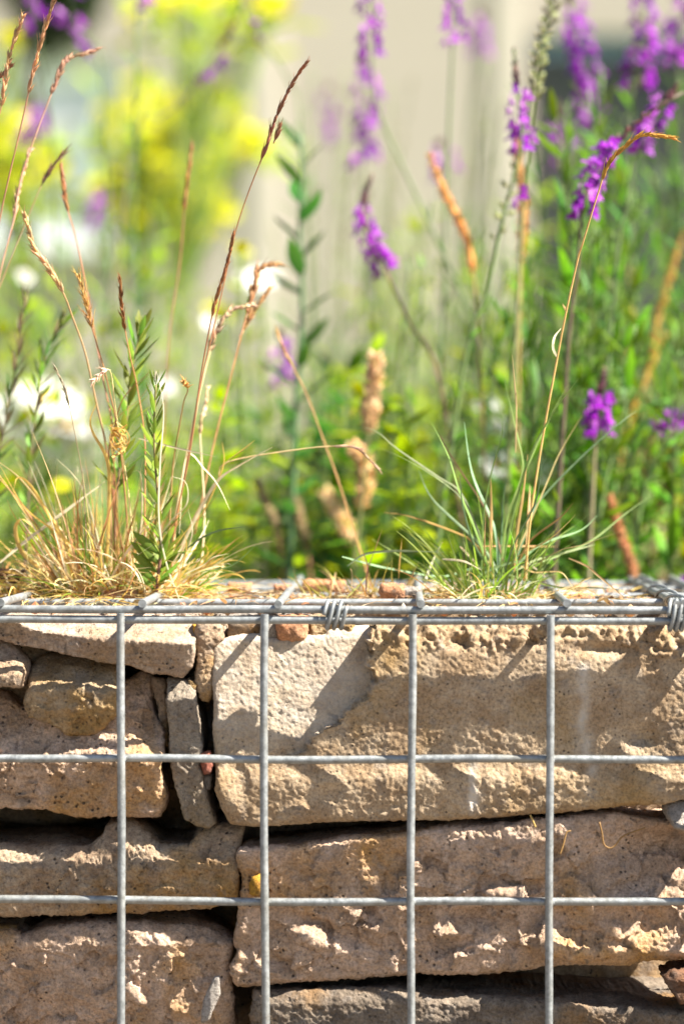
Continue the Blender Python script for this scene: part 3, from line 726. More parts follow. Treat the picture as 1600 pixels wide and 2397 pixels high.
# splice at the right: two rods running back, held by a coil
xs = [float(P(1583, 1405, 0)[0]), float(P(1600, 1405, 0)[0])]
rod('edge_wire', (xs[0], -.004, ZB + .0038), (xs[0] - .002, .309, ZB + .0036)); rod('edge_wire', (xs[1], -.004, ZB - .0002 + .004), (xs[1] + .001, .309, ZB + .0036))
rod('lid_wire', (CX1, -.0045, ZB + .0036), (CX1, .309, ZB + .0036))
# rear and end panels
for zz in zh: rod('horizontal_wire', (CX0 - .004, CY1, zz), (CX1 + .004, CY1, zz))
for xx in xa: rod('vertical_wire', (xx, CY1 + .0038, .012), (xx, CY1 + .0038, ZA + .003))
for xx, s in ((CX0, -1), (CX1, 1)):
    for yy in (.076, .152, .228): rod('vertical_wire', (xx + s * .0038, yy, .012), (xx + s * .0038, yy, ZA + .003))
    for zz in zh: rod('end_wire', (xx, .003, zz), (xx, CY1 - .003, zz))


def coil(name, cx, length, turns, cy, cz, ry, rz, rad=.00115, slant=0, tail=0):
    t = np.linspace(0, turns * 2 * math.pi, int(turns * 28))
    pts = np.stack([cx - length / 2 + length * t / t[-1] + slant * np.sin(t), cy - ry * np.cos(t), cz + rz * np.sin(t)], 1)
    mb = MB(); mb.tube(pts, rad, 8); return mb.build(name, M['wire'], cage)


coil('coil_clip', float(P(783, 1440, 0)[0]), .0115, 3.1, .0002, (ZA + ZB) / 2, .0042, .0074, slant=.0012)
coil('coil_clip', float(P(1584, 1440, 0)[0]), .0105, 3.4, .0002, (ZA + ZB) / 2 + .0003, .0046, .0082, slant=.001)
# the coil running back along the splice
t = np.linspace(0, 5 * 2 * math.pi, 5 * 30)
cxm = (xs[0] + xs[1]) / 2
pts = np.stack([cxm + .0052 * np.cos(t), .006 + .29 * t / t[-1], ZB + .0037 + .0034 * np.sin(t)], 1)
mb = MB(); mb.tube(pts[::1], .0010, 6)
ring = np.linspace(0, 2 * math.pi, 30)
mb.build('coil_binder', M['wire'], cage)

# ------------------------------------------------------------------ brick bits, grit and soil on the lid
def chip(px, py, y, w, h, d, mt, label, name='brick_fragment', cat='brick', res=.0012):
    c = P(px, py, y); return wbox_stone(c[0] - w / 2, c[0] + w / 2, c[2] - h / 2, c[2] + h / 2, y, d, M[mt], label, res=res, amp=(.0016, .0014, .0007), name=name, r=.003, category=cat)


chip(918, 1386, .088, .0135, .0085, .012, 'brick', 'granular orange brick crumb on the lid left of the green tuft')
chip(962, 1390, .090, .011, .0075, .012, 'pale_flake', 'pale stone crumb beside the granular brick crumb on the lid', 'stone_chip', 'stone')
chip(755, 1376, .16, .026, .008, .018, 'brick', 'long blurred orange brick fragment at the middle of the lid')
chip(15, 1362, .14, .022, .014, .02, 'dark_brick', 'dark reddish brick lump on the lid at the left edge')
chip(282, 1394, .085, .020, .006, .014, 'brick', 'flat orange brick shard under the straw near the leafy shoot')
chip(110, 1372, .12, .012, .006, .012, 'brick', 'small orange brick crumb in the straw at left')
chip(560, 1378, .15, .014, .006, .012, 'brick', 'small blurred brick crumb left of the coil clip on the lid')
chip(1372, 1401, .10, .008, .004, .008, 'brick', 'tiny orange brick crumb on the lid right of the green tuft')
chip(660, 1380, .14, .011, .005, .01, 'brick', 'tiny blurred brick crumb behind the third lid wire stub')
mb = MB()
pal = [(.45, .38, .30), (.5, .44, .36), (.36, .27, .19), (.42, .17, .07), (.25, .18, .12), (.5, .30, .16)]
for k in range(5000):
    x = RNG.uniform(CX0 + .01, CX1 - .01); y = RNG.uniform(.05, .295); s = .0006 + .0030 * RNG.random() ** 3
    V = ico * s * RNG.uniform(.7, 1.3, 3) * RNG.uniform(.75, 1.25, (12, 1)) + (x, y, ZA + (.0008 if y < .1 else .0032) + s * .3)
    mb.add(V, None, icf, pal[RNG.integers(len(pal))])
tag(mb.build('grit', M['gravel'], smooth=False), 'loose grit and crumbs lying on the stones under the lid wires', 'grit', None, 'stuff')

# ------------------------------------------------------------------ plants: shared meshes
def rc(c, v=.15):
    c = np.asarray(c, float); return np.clip(c * (1 + RNG.uniform(-v, v)) * (1 + RNG.uniform(-v, v, 3) * .4), 0, 1)


def leaf_mesh(name, width, curve=.15, fold=.35, n=7, c0=(.10, .20, .035), c1=(.16, .26, .05), shape=.8):
    t = np.linspace(0, 1, n); w = width * np.sin(math.pi * np.clip(t, .03, .985) ** shape) ** .8
    pts = np.stack([0 * t, t, -curve * t * t], 1)
    mb = MB(); mb.ribbon(pts, w, np.array([1., 0, 0]), fold, np.asarray(c0) + (np.asarray(c1) - np.asarray(c0)) * t[:, None])
    V, Q, T, C = mb.arrays(); me = mk_mesh(name, V, Q, T, True, C); me.materials.append(M['leaf']); return me


LEAF = {
    'narrow': leaf_mesh('leaf', .19, .2, c0=(.08, .185, .008), c1=(.19, .32, .012)),
    'narrow_blue': leaf_mesh('leaf', .12, .15, c0=(.07, .17, .03), c1=(.13, .25, .05)),
    'shoot': leaf_mesh('leaf', .22, .12, .4, c0=(.20, .30, .03), c1=(.30, .36, .045), shape=1.15),
    'shoot_dark': leaf_mesh('leaf', .22, .1, .4, c0=(.13, .25, .03), c1=(.22, .33, .04), shape=1.1),
    'broad': leaf_mesh('leaf', .45, .3, .3, c0=(.27, .38, .003), c1=(.44, .50, .004)),
    'broad_dark': leaf_mesh('leaf', .42, .3, .3, c0=(.035, .11, .006), c1=(.07, .17, .008)),
    'lance': leaf_mesh('leaf', .36, .2, .3, c0=(.04, .12, .02), c1=(.07, .17, .02)),
    'purple': leaf_mesh('leaf', .16, .1, .4, c0=(.20, .13, .09), c1=(.22, .20, .08)),
}


def flower_mesh(pc=(.33, .015, .50), pl=(.46, .05, .62)):
    mb = MB()
    for sx in (-1, 1):                                    # upper lip
        t = np.linspace(0, 1, 4); pts = np.stack([sx * .18 * t, .15 + .25 * t, .15 + .75 * t - .15 * t * t], 1)
        mb.ribbon(pts, np.array([.2, .42, .38, .1]), np.array([1., 0, 0]), .2, pl)
    for ang in (-.9, 0, .9):                              # lower lip
        t = np.linspace(0, 1, 4); pts = np.stack([math.sin(ang) * .5 * t, .2 + .45 * t * math.cos(ang * .5), -.05 - .45 * t * t], 1)
        mb.ribbon(pts, np.array([.25, .42, .4, .15]), np.array([math.cos(ang), 0, math.sin(ang) * .3]), .2, pc)
    V = ico * np.array([.26, .32, .24]) + (0, .22, .1); mb.add(V, None, icf, pl)     # throat
    t = np.linspace(0, 1, 6); mb.tube(np.stack([0 * t, .1 - .35 * t, .05 - .55 * t ** 1.3], 1), .13 * (1 - .75 * t), 5, (.33, .04, .46))
    V, Q, T, C = mb.arrays(); me = mk_mesh('flower', V, Q, T, True, C); me.materials.append(M['petal']); return me


def daisy_mesh(name, np_, pc, cc, w, disc, cup=.1):
    mb = MB(); t = np.linspace(.18, 1, 4)
    for k in range(np_):
        a = k / np_ * 2 * math.pi + RNG.uniform(-.06, .06); d = np.array([math.cos(a), 0, math.sin(a)]); s = np.array([-math.sin(a), 0, math.cos(a)])
        mb.ribbon(d * t[:, None] * .5 + np.array([0, 1., 0]) * (cup * t * t * RNG.uniform(-.3, 1))[:, None], w * np.array([.7, 1, 1, .5]), s, .1, pc)
    mb.add(ico * np.array([disc, disc * .55, disc]) + (0, .03, 0), None, icf, cc)
    V, Q, T, C = mb.arrays(); me = mk_mesh(name, V, Q, T, True, C); me.materials.append(M['petal']); return me


def bud_mesh(name, col):
    mb = MB(); mb.spindle((0, 0, 0), (0, 1, .25), .28, col, 6)
    V, Q, T, C = mb.arrays(); me = mk_mesh(name, V, Q, T, True, C); me.materials.append(M['leaf']); return me


FLOWER = [flower_mesh(), flower_mesh(), flower_mesh((.30, .015, .42), (.42, .05, .56)), flower_mesh((.50, .10, .62), (.66, .26, .74))]
YELLOW = daisy_mesh('flower', 13, (.74, .70, .0), (.62, .48, .0), .17, .17)
WHITE = daisy_mesh('flower', 20, (.80, .80, .76), (.75, .48, .02), .13, .13)
BUD = bud_mesh('bud', (.24, .10, .13)); POD = bud_mesh('seed_pod', (.42, .42, .20))


def place(name, me, root, base, pos, d, up, s):
    d = Vector(d).normalized(); up = Vector(up); z = (up - d * up.dot(d))
    if z.length < 1e-4: z = d.orthogonal()
    z.normalize(); x = d.cross(z)
    o = bpy.data.objects.new(name, me)
    o.rotation_mode = 'QUATERNION'; o.rotation_quaternion = Matrix((x, d, z)).transposed().to_quaternion()
    o.location = Vector(pos) - Vector(base); o.scale = (s, s, s) if np.isscalar(s) else s
    return link(o, root)


def frame_at(pts, s):
    """point and tangent at fraction s along a polyline"""
    seg = np.linalg.norm(np.diff(pts, axis=0), axis=1); cum = np.concatenate([[0], np.cumsum(seg)]); q = s * cum[-1]
    i = min(int(np.searchsorted(cum, q, 'right')) - 1, len(seg) - 1); i = max(i, 0); f = (q - cum[i]) / max(seg[i], 1e-9)
    return pts[i] + (pts[i + 1] - pts[i]) * f, (pts[i + 1] - pts[i]) / max(seg[i], 1e-9), cum[-1]


def outdir(tan, ang, lift):
    tan = np.asarray(tan); a = np.cross(tan, (0.3, .9, .1)); a /= np.linalg.norm(a); b = np.cross(tan, a)
    o = a * math.cos(ang) + b * math.sin(ang)
    return tan * math.sin(lift) + o * math.cos(lift), o


def stem_path(pxs, y, lean=0.0, ground=SOIL, n=26):
    """photo pixels from top to bottom at depth y, carried on down to the soil; returned bottom to top"""
    pts = P([p[0] for p in pxs], [p[1] for p in pxs], np.full(len(pxs), y) + lean * np.linspace(1, 0, len(pxs)))
    low = pts[-1]
    if low[2] > ground + .01:
        d = pts[-1] - pts[-2] if len(pts) > 1 else np.array([0, 0, -1.]); k = (low[2] - ground)
        pts = np.vstack([pts, [low[0] + np.clip(d[0] / (abs(d[2]) + 1e-6), -.3, .3) * k * .5, low[1], ground - .004]])
    return spline(pts[::-1], n)


def leaves_on(root, base, pts, s0, s1, step, key, length, lift=(.5, .9), taper=.5, droop=0):
    L = frame_at(pts, 1)[2]; n = max(int((s1 - s0) * L / step), 1)
    for k in range(n):
        f = k / max(n - 1, 1); s = s0 + (s1 - s0) * f
        p, t, _ = frame_at(pts, s); d, o = outdir(t, k * 2.4 + random.uniform(-.4, .4), random.uniform(*lift) + .35 * f)
        kk = key if isinstance(key, str) else random.choice(key)
        ln = length * (1 - taper * f) * random.uniform(.75, 1.2)
        place('leaf', LEAF[kk], root, base, p, d, np.asarray(t) + .01, (ln, ln, ln))


def row_s(pts, pxs, y, row):
    """fraction along the stem (bottom 0, top 1) where it crosses a photo row"""
    rows = np.array([p[1] for p in pxs], float); w = P(np.interp(row, rows, [p[0] for p in pxs]), row, y)
    seg = np.linalg.norm(np.diff(pts, axis=0), axis=1); cum = np.concatenate([[0], np.cumsum(seg)])
    best = min(np.linspace(0, 1, 300), key=lambda f: np.linalg.norm(frame_at(pts, f)[0] - w)); return float(best)


def toadflax(label, pxs, y, s_fl, n_fl, size=.0085, col=(.13, .17, .07), leaf='narrow_blue', s_leaf=(.05, .75), leaf_len=.034, step=.009, bud=True, pods=None, lean=0, r=.0019, group=None, name='toadflax_plant'):
    pts = stem_path(pxs, y, lean); base = pts[0]
    root = empty(name, base, label, 'flower', group)
    mb = MB(); mb.tube(pts, np.linspace(r, r * .45, len(pts)), 6, rc(col)); mb.build('stem', M['stem'], root, base)
    leaves_on(root, base, pts, s_leaf[0], s_leaf[1], step, leaf, leaf_len)
    if max(s_fl) > 1.01 or min(s_fl) < 0: s_fl = (row_s(pts, pxs, y, s_fl[0]), row_s(pts, pxs, y, s_fl[1]))
    if pods and max(map(abs, pods[:2])) > 1.01: pods = (row_s(pts, pxs, y, pods[0]), row_s(pts, pxs, y, pods[1]), pods[2])
    a0, a1 = s_fl; n_fl = max(int(n_fl * (.62 if y > .5 else .95)), 2)
    for k in range(n_fl):
        s = a0 + (a1 - a0) * (k + random.uniform(-.3, .3)) / n_fl; s = min(max(s, 0), .999)
        p, t, _ = frame_at(pts, s); d, o = outdir(t, k * 2.4 + random.uniform(-1.3, 1.3), random.uniform(-.1, .5)); q = size * random.uniform(.8, 1.15) * (1 - .25 * k / n_fl)
        place('flower', random.choice(FLOWER), root, base, p + o * size * random.uniform(.35, .85), d, t, q)
    if bud:
        for k in range(int(10 + n_fl * .3)):
            s = a1 + (1 - a1) * k / (10 + n_fl * .3); p, t, _ = frame_at(pts, min(s, .999)); d, o = outdir(t, k * 2.4, .8)
            place('bud', BUD, root, base, p, d, t, size * .6 * (1.15 - (s - a1) / max(1 - a1, .01) * .7))
    if pods:
        for k in range(pods[2]):
            s = pods[0] + (pods[1] - pods[0]) * k / pods[2]; p, t, _ = frame_at(pts, s); d, o = outdir(t, k * 2.4, .3)
            place('seed_pod', POD, root, base, p + o * .002, d, t, size * random.uniform(.55, .75))
    return root


# ------------------------------------------------------------------ grass tufts
STRAW, PALE, GOLD, RUST, REDST, BROWN, GREEN, BLUEG = (.70, .52, .25), (.80, .70, .48), (.66, .44, .12), (.48, .23, .09), (.42, .15, .085), (.24, .13, .085), (.22, .33, .03), (.22, .31, .085)
LIDZ = ZA + .002


def seed_head(pts, n, ln, r, col, spread=.35, awn=.5, dens=2):
    mb = MB(); mb.tube(pts, .0004, 4, rc(col))
    for k in range(n):
        s = (k + .5) / n; p, t, _ = frame_at(pts, min(s, .995))
        for q in range(dens):
            d, o = outdir(t, k * 2.2 + q * math.pi * 2 / dens + random.uniform(-.5, .5), math.pi / 2 - spread * random.uniform(.5, 1.3))
            l = 1.15 * ln * random.uniform(.75, 1.2) * (1 - .35 * s); c = rc(col, .25)
            mb.spindle(p, p + d * l, r * random.uniform(.5, .85), c, 5)
            if awn:
                for w_ in range(2): mb.tube([p + d * l * (.5 + .4 * w_), p + d * l * (1 + awn * random.uniform(.3, 1.1)) + RNG.normal(size=3) * .0007], [.0002, .00005], 3, rc(c, .3), cap=False)
    return mb


def trace(pxs, y0, y1, n=40):
    q = np.linspace(0, 1, len(pxs)); return spline(P([p[0] for p in pxs], [p[1] for p in pxs], y0 + (y1 - y0) * q), n)


class Tuft:
    def __init__(s, name, px, py, y, label):
        b = P(px, py, y); b[2] = LIDZ - .002; s.base = b; s.root = empty(name, b, label, 'grass tuft')

    def stalk(s, pxs, y0, y1, head=None, r=.00055, col=STRAW, n=44, hcol=None, ln=.0055, hr=.0010, hn=22, spread=.35, awn=.5, tipcol=None, dens=2):
        """pixels bottom to top; head = fraction where the seed head starts"""
        pts = trace(pxs, y0, y1, n); rad = np.linspace(r, r * .6, n)
        c0 = rc(col); c1 = rc(tipcol if tipcol is not None else col); f = np.linspace(0, 1, n)[:, None]
        mb = MB(); mb.tube(pts, rad, 6, c0 * (1 - f) + c1 * f); o = mb.build('stalk', M['stem'], s.root, s.base)
        if head is not None:
            k = int(head * (n - 1)); h = seed_head(pts[k:], hn, ln, hr, hcol if hcol is not None else col, spread, awn, dens)
            h.build('seed_head', M['plant'], o, s.base)
        return o

    def blade(s, pxs, y0, y1, w=.0013, col=STRAW, n=30, fold=.35, twist=None, tip=.15):
        pts = trace(pxs, y0, y1, n); t = np.linspace(0, 1, n); ww = w * np.minimum(1, np.minimum(.55 + 3 * t, tip + (1 - t) * 2.2))
        side = np.array([1, .25, .35]) if abs(pts[-1, 2] - pts[0, 2]) > abs(pts[-1, 0] - pts[0, 0]) else np.array([.2, .5, 1.])
        mb = MB(); mb.ribbon(pts, ww, side, fold, rc(col, .12), random.uniform(-1.2, 1.2) if twist is None else twist)
        return mb.build('blade', M['plant'], s.root, s.base)


def filler(mb, c, rx, ry, count, cols, lmin, lmax, w, up=(.2, 1.2), curl=1.0, seg=9):
    for k in range(count):
        a = RNG.uniform(0, 2 * math.pi); rr = math.sqrt(RNG.random())
        p = np.array([c[0] + rx * rr * math.cos(a), c[1] + ry * rr * math.sin(a), c[2] + RNG.uniform(-.001, .003)])
        L = RNG.uniform(lmin, lmax) * (.6 + .4 * RNG.random()); el = RNG.uniform(*up); az = a + RNG.normal() * .7 if rr > .35 else RNG.uniform(0, 6.28)
        d = np.array([math.cos(az) * math.cos(el), math.sin(az) * math.cos(el) * .8, math.sin(el)])
        bend = RNG.uniform(.2, 1.4) * curl; tw = RNG.normal() * 1.2 * curl; pts = [p]; h = L / seg
        for q in range(seg):
            d = d + np.array([-d[1] * tw, d[0] * tw, -bend]) * (.16 * (q / seg + .3)); d /= np.linalg.norm(d)
            nx = pts[-1] + d * h
            if nx[2] < LIDZ + .0005: nx[2] = LIDZ + .0005 + RNG.random() * .003
            pts.append(nx)
        t = np.linspace(0, 1, seg + 1); cc = rc(cols[RNG.integers(len(cols))], .22)
        mb.ribbon(np.array(pts), w * RNG.uniform(.6, 1.3) * np.minimum(1, .2 + (1 - t) * 1.8), None, .35, cc, RNG.normal() * .8)


T1 = Tuft('dry_tussock', 270, 1385, .115, 'dry golden grass tuft with tall seed stalks growing on the lid at left')
S = T1.stalk
S([(400, 1350), (408, 1238), (444, 1059), (469, 886), (490, 768), (505, 702), (533, 610), (546, 550)], .11, .06, .76, .0006, RUST, hcol=(.42, .19, .08), ln=.0062, hr=.0010, hn=16, spread=.18, tipcol=REDST)
S([(392, 1350), (425, 1150), (470, 900), (520, 680), (551, 541), (585, 440), (614, 366), (650, 265), (690, 185), (718, 146)], .12, .045, .80, .0005, (.45, .19, .09), hcol=(.36, .15, .095), ln=.0070, hr=.0011, hn=15, spread=.16, tipcol=(.40, .14, .08))
S([(640, 335), (652, 300)], .052, .05, .1, .0004, RUST, hcol=(.38, .17, .09), ln=.006, hr=.001, hn=4, spread=.2)
S([(-40, 900), (-15, 640), (0, 510), (51, 286), (87, 128), (108, 55), (131, -20)], .10, .06, .74, .0006, (.55, .28, .15), hcol=(.55, .30, .17), ln=.0065, hr=.0012, hn=16)
S([(-60, 500), (-30, 330), (0, 262), (25, 120), (54, 36)], .09, .06, .55, .0006, (.55, .28, .15), hcol=(.55, .31, .17), ln=.006, hr=.0012, hn=14)
S([(-40, 205), (0, 178), (24, 150)], .08, .07, .1, .0005, (.5, .25, .14), hcol=(.5, .27, .15), ln=.006, hr=.001, hn=8)
S([(-30, 800), (0, 640), (36, 500), (41, 459), (61, 378), (128, 199), (153, 143), (190, 128), (224, 116)], .12, .15, .78, .0006, (.60, .36, .22), hcol=(.62, .38, .22), ln=.0065, hr=.0014, hn=13)
S([(30, 520), (41, 459), (61, 378), (70, 350)], .13, .14, .05, .0005, (.6, .36, .22), hcol=(.62, .40, .24), ln=.0055, hr=.0014, hn=11)
S([(-20, 720), (0, 668), (56, 531), (107, 413), (153, 352)], .14, .15, .76, .0004, (.45, .28, .15), hcol=(.24, .13, .08), ln=.006, hr=.001, hn=9)
S([(285, 1350), (268, 1200), (265, 1018), (240, 880), (219, 768), (199, 658), (176, 551), (158, 490), (148, 430), (143, 392)], .13, .15, .89, .0006, (.55, .24, .12), hcol=(.5, .25, .08), ln=.006, hr=.0012, hn=14, spread=.2)
S([(265, 1350), (258, 1200), (250, 1059), (224, 937), (199, 824), (168, 738), (150, 690), (110, 620), (80, 580), (58, 506)], .12, .07, .79, .0008, (.60, .40, .18), hcol=(.60, .38, .20), ln=.0065, hr=.0014, hn=18, spread=.3)
S([(305, 1340), (292, 1150), (276, 1008), (256, 915), (240, 850), (214, 763), (200, 700), (184, 646)], .115, .075, .82, .0006, (.52, .28, .10), hcol=(.56, .33, .12), ln=.0060, hr=.0008, hn=18, spread=.42, awn=1)
S([(345, 1330), (339, 1212), (339, 1034), (321, 906), (306, 840), (293, 773), (284, 710), (281, 651)], .12, .075, .82, .0005, (.55, .22, .12), hcol=(.40, .20, .06), ln=.0048, hr=.0009, hn=15, spread=.3)
S([(315, 1330), (300, 1150), (278, 1013), (268, 937), (260, 875), (250, 864), (234, 876), (217, 891)], .10, .06, .90, .0005, STRAW, hcol=(.66, .46, .34), ln=.0042, hr=.0009, hn=9, spread=.5)
S([(205, 1360), (196, 1146), (179, 1034), (153, 916), (128, 858)], .09, .06, .80, .00035, (.36, .28, .16), hcol=(.50, .42, .28), ln=.0035, hr=.0006, hn=12, spread=.2)
S([(392, 1340), (403, 1110), (418, 1008), (430, 940), (439, 916), (437, 900), (429, 893)], .12, .08, .91, .0006, (.50, .30, .12), hcol=(.58, .32, .11), ln=.0045, hr=.001, hn=7, spread=.5)
S([(405, 1340), (408, 1238), (428, 1110), (449, 1008), (469, 906), (500, 794), (525, 743), (551, 722), (592, 714)], .13, .15, .76, .0010, (.66, .50, .27), hcol=(.64, .44, .26), ln=.006, hr=.0014, hn=12, spread=.35)
S([(455, 1250), (500, 1040), (545, 860), (571, 758), (587, 702), (602, 641), (625, 622), (653, 618)], .16, .19, .76, .0006, (.52, .26, .12), hcol=(.56, .31, .12), ln=.008, hr=.0018, hn=12, spread=.3)
S([(560, 790), (590, 735), (612, 705), (629, 678)], .18, .185, .1, .0006, (.52, .26, .12), hcol=(.52, .30, .12), ln=.007, hr=.0014, hn=10, spread=.3)
S([(420, 1320), (444, 1233), (480, 1165), (510, 1125), (531, 1082), (699, 1052), (800, 1044), (841, 1054), (884, 1096)], .12, .11, .80, .00045, (.58, .40, .20), hcol=(.64, .42, .28), ln=.005, hr=.0007, hn=13, spread=.14)
S([(376, 1330), (380, 1100), (395, 800), (420, 620), (432, 480), (448, 340)], .25, .28, .86, .0005, (.45, .20, .11), hcol=(.46, .20, .07), ln=.007, hr=.0013, hn=12, spread=.15)
S([(870, 1380), (796, 1141), (760, 1039), (714, 916), (670, 830), (648, 776)], .22, .23, .84, .0006, (.5, .27, .11), hcol=(.52, .30, .13), ln=.006, hr=.0009, hn=9, spread=.14)
S([(470, 1340), (478, 1200), (468, 1010), (478, 960), (486, 905)], .14, .16, .72, .0007, (.66, .50, .30), hcol=(.66, .5, .3), ln=.005, hr=.0011, hn=7, spread=.3)
for p, y0, y1, w, c in [
    ([(425, 1420), (388, 1314), (372, 1212), (375, 1085), (383, 957), (366, 868)], .085, .06, .0010, PALE), ([(366, 868), (362, 890)], .06, .06, .0007, PALE),
    ([(320, 1300), (332, 1212), (329, 1110), (306, 1105)], .10, .09, .0010, PALE), ([(324, 1026), (410, 1048), (505, 1069)], .10, .085, .0009, PALE),
    ([(420, 1250), (436, 1069), (480, 1100), (510, 1136), (538, 1194)], .11, .09, .0010, PALE), ([(400, 1330), (470, 1190), (510, 1125), (560, 1090), (637, 1047)], .11, .10, .0018, PALE),
    ([(250, 1320), (256, 1150), (250, 1074), (216, 1010), (212, 980), (226, 945)], .11, .075, .0022, GOLD), ([(0, 1318), (66, 1263), (130, 1215), (194, 1166), (245, 1128)], .10, .11, .0022, PALE),
    ([(190, 1330), (128, 1228), (80, 1160), (36, 1110), (-20, 1070)], .11, .09, .0013, STRAW), ([(220, 1330), (150, 1260), (60, 1190), (0, 1090)], .12, .08, .0013, GOLD),
    ([(163, 1284), (128, 1228), (70, 1135), (40, 1120), (30, 1160)], .10, .09, .0018, GOLD), ([(90, 1330), (50, 1290), (36, 1238), (52, 1216), (77, 1235)], .10, .09, .0024, GOLD),
    ([(408, 1314), (459, 1268), (510, 1243), (571, 1233)], .10, .08, .0012, (.16, .26, .10)), ([(459, 1340), (541, 1324), (602, 1273)], .10, .09, .0008, (.20, .29, .10)),
    ([(430, 1345), (475, 1324), (500, 1305), (536, 1296)], .10, .09, .0012, PALE), ([(300, 1360), (255, 1100), (268, 1000), (290, 930), (350, 870)], .11, .09, .0010, RUST),
    ([(280, 1350), (270, 1120), (262, 1000), (330, 930), (362, 880)], .12, .10, .0008, (.5, .3, .1)), ([(240, 1300), (200, 1160), (170, 1110), (133, 1075)], .11, .10, .0009, PALE),
    ([(345, 1300), (400, 1220), (437, 1180), (435, 1130), (402, 1115)], .10, .09, .0009, PALE), ([(420, 1330), (450, 1250), (440, 1190)], .10, .09, .0009, PALE),
    ([(205, 1330), (200, 1260), (196, 1200)], .10, .10, .0013, GREEN), ([(190, 1340), (198, 1270), (214, 1220)], .10, .10, .0012, GREEN), ([(185, 1330), (150, 1250), (110, 1200)], .11, .12, .0010, STRAW),
    ([(470, 1210), (500, 1150), (524, 1085), (520, 1035)], .12, .11, .0011, GOLD), ([(530, 1080), (565, 1055), (597, 1030)], .12, .10, .0008, GOLD)]:
    T1.blade(p, y0, y1, w, c)
mb = MB(); q0 = P(278, 1020, .08)                       # tangle of curled dry leaves on one stalk
for k in range(16):
    a = RNG.uniform(0, 6.28, 3); t = np.linspace(0, RNG.uniform(3, 6), 22)
    rr = RNG.uniform(.003, .0055)
    pts = q0 + np.stack([rr * np.sin(t + a[0]), rr * .8 * np.sin(t * .8 + a[1]), rr * 1.5 * np.sin(t * .6 + a[2]) - .001 * t], 1)
    mb.ribbon(pts, .0014 * RNG.uniform(.5, 1.1), None, .4, rc(GOLD, .25), RNG.normal())
mb.build('curled_leaves', M['plant'], T1.root, T1.base)['kind'] = 'stuff'
mb = MB(); c = P(285, 1385, .12); c[2] = LIDZ
filler(mb, c, .042, .030, 800, [STRAW, PALE, GOLD, GOLD, STRAW, (.45, .22, .08), GREEN], .02, .075, .0011)
filler(mb, c + np.array([-.01, 0, 0]), .026, .02, 150, [STRAW, GOLD, RUST, (.36, .17, .07), PALE], .05, .12, .0010, (.9, 1.5), .5)
filler(mb, P(60, 1385, .13) * [1, 1, 0] + [0, 0, LIDZ], .035, .03, 260, [STRAW, GOLD, GOLD, RUST, (.35, .3, .06)], .02, .06, .0011, curl=1.6)
filler(mb, c, .036, .028, 60, [GREEN, (.22, .32, .05)], .03, .07, .0012, (.9, 1.5), .4)
filler(mb, c, .054, .036, 520, [STRAW, PALE, GOLD, (.45, .25, .09)], .02, .05, .0010, (-.1, .35), .7)
mb.build('dry_blades', M['plant'], T1.root, T1.base)['kind'] = 'stuff'

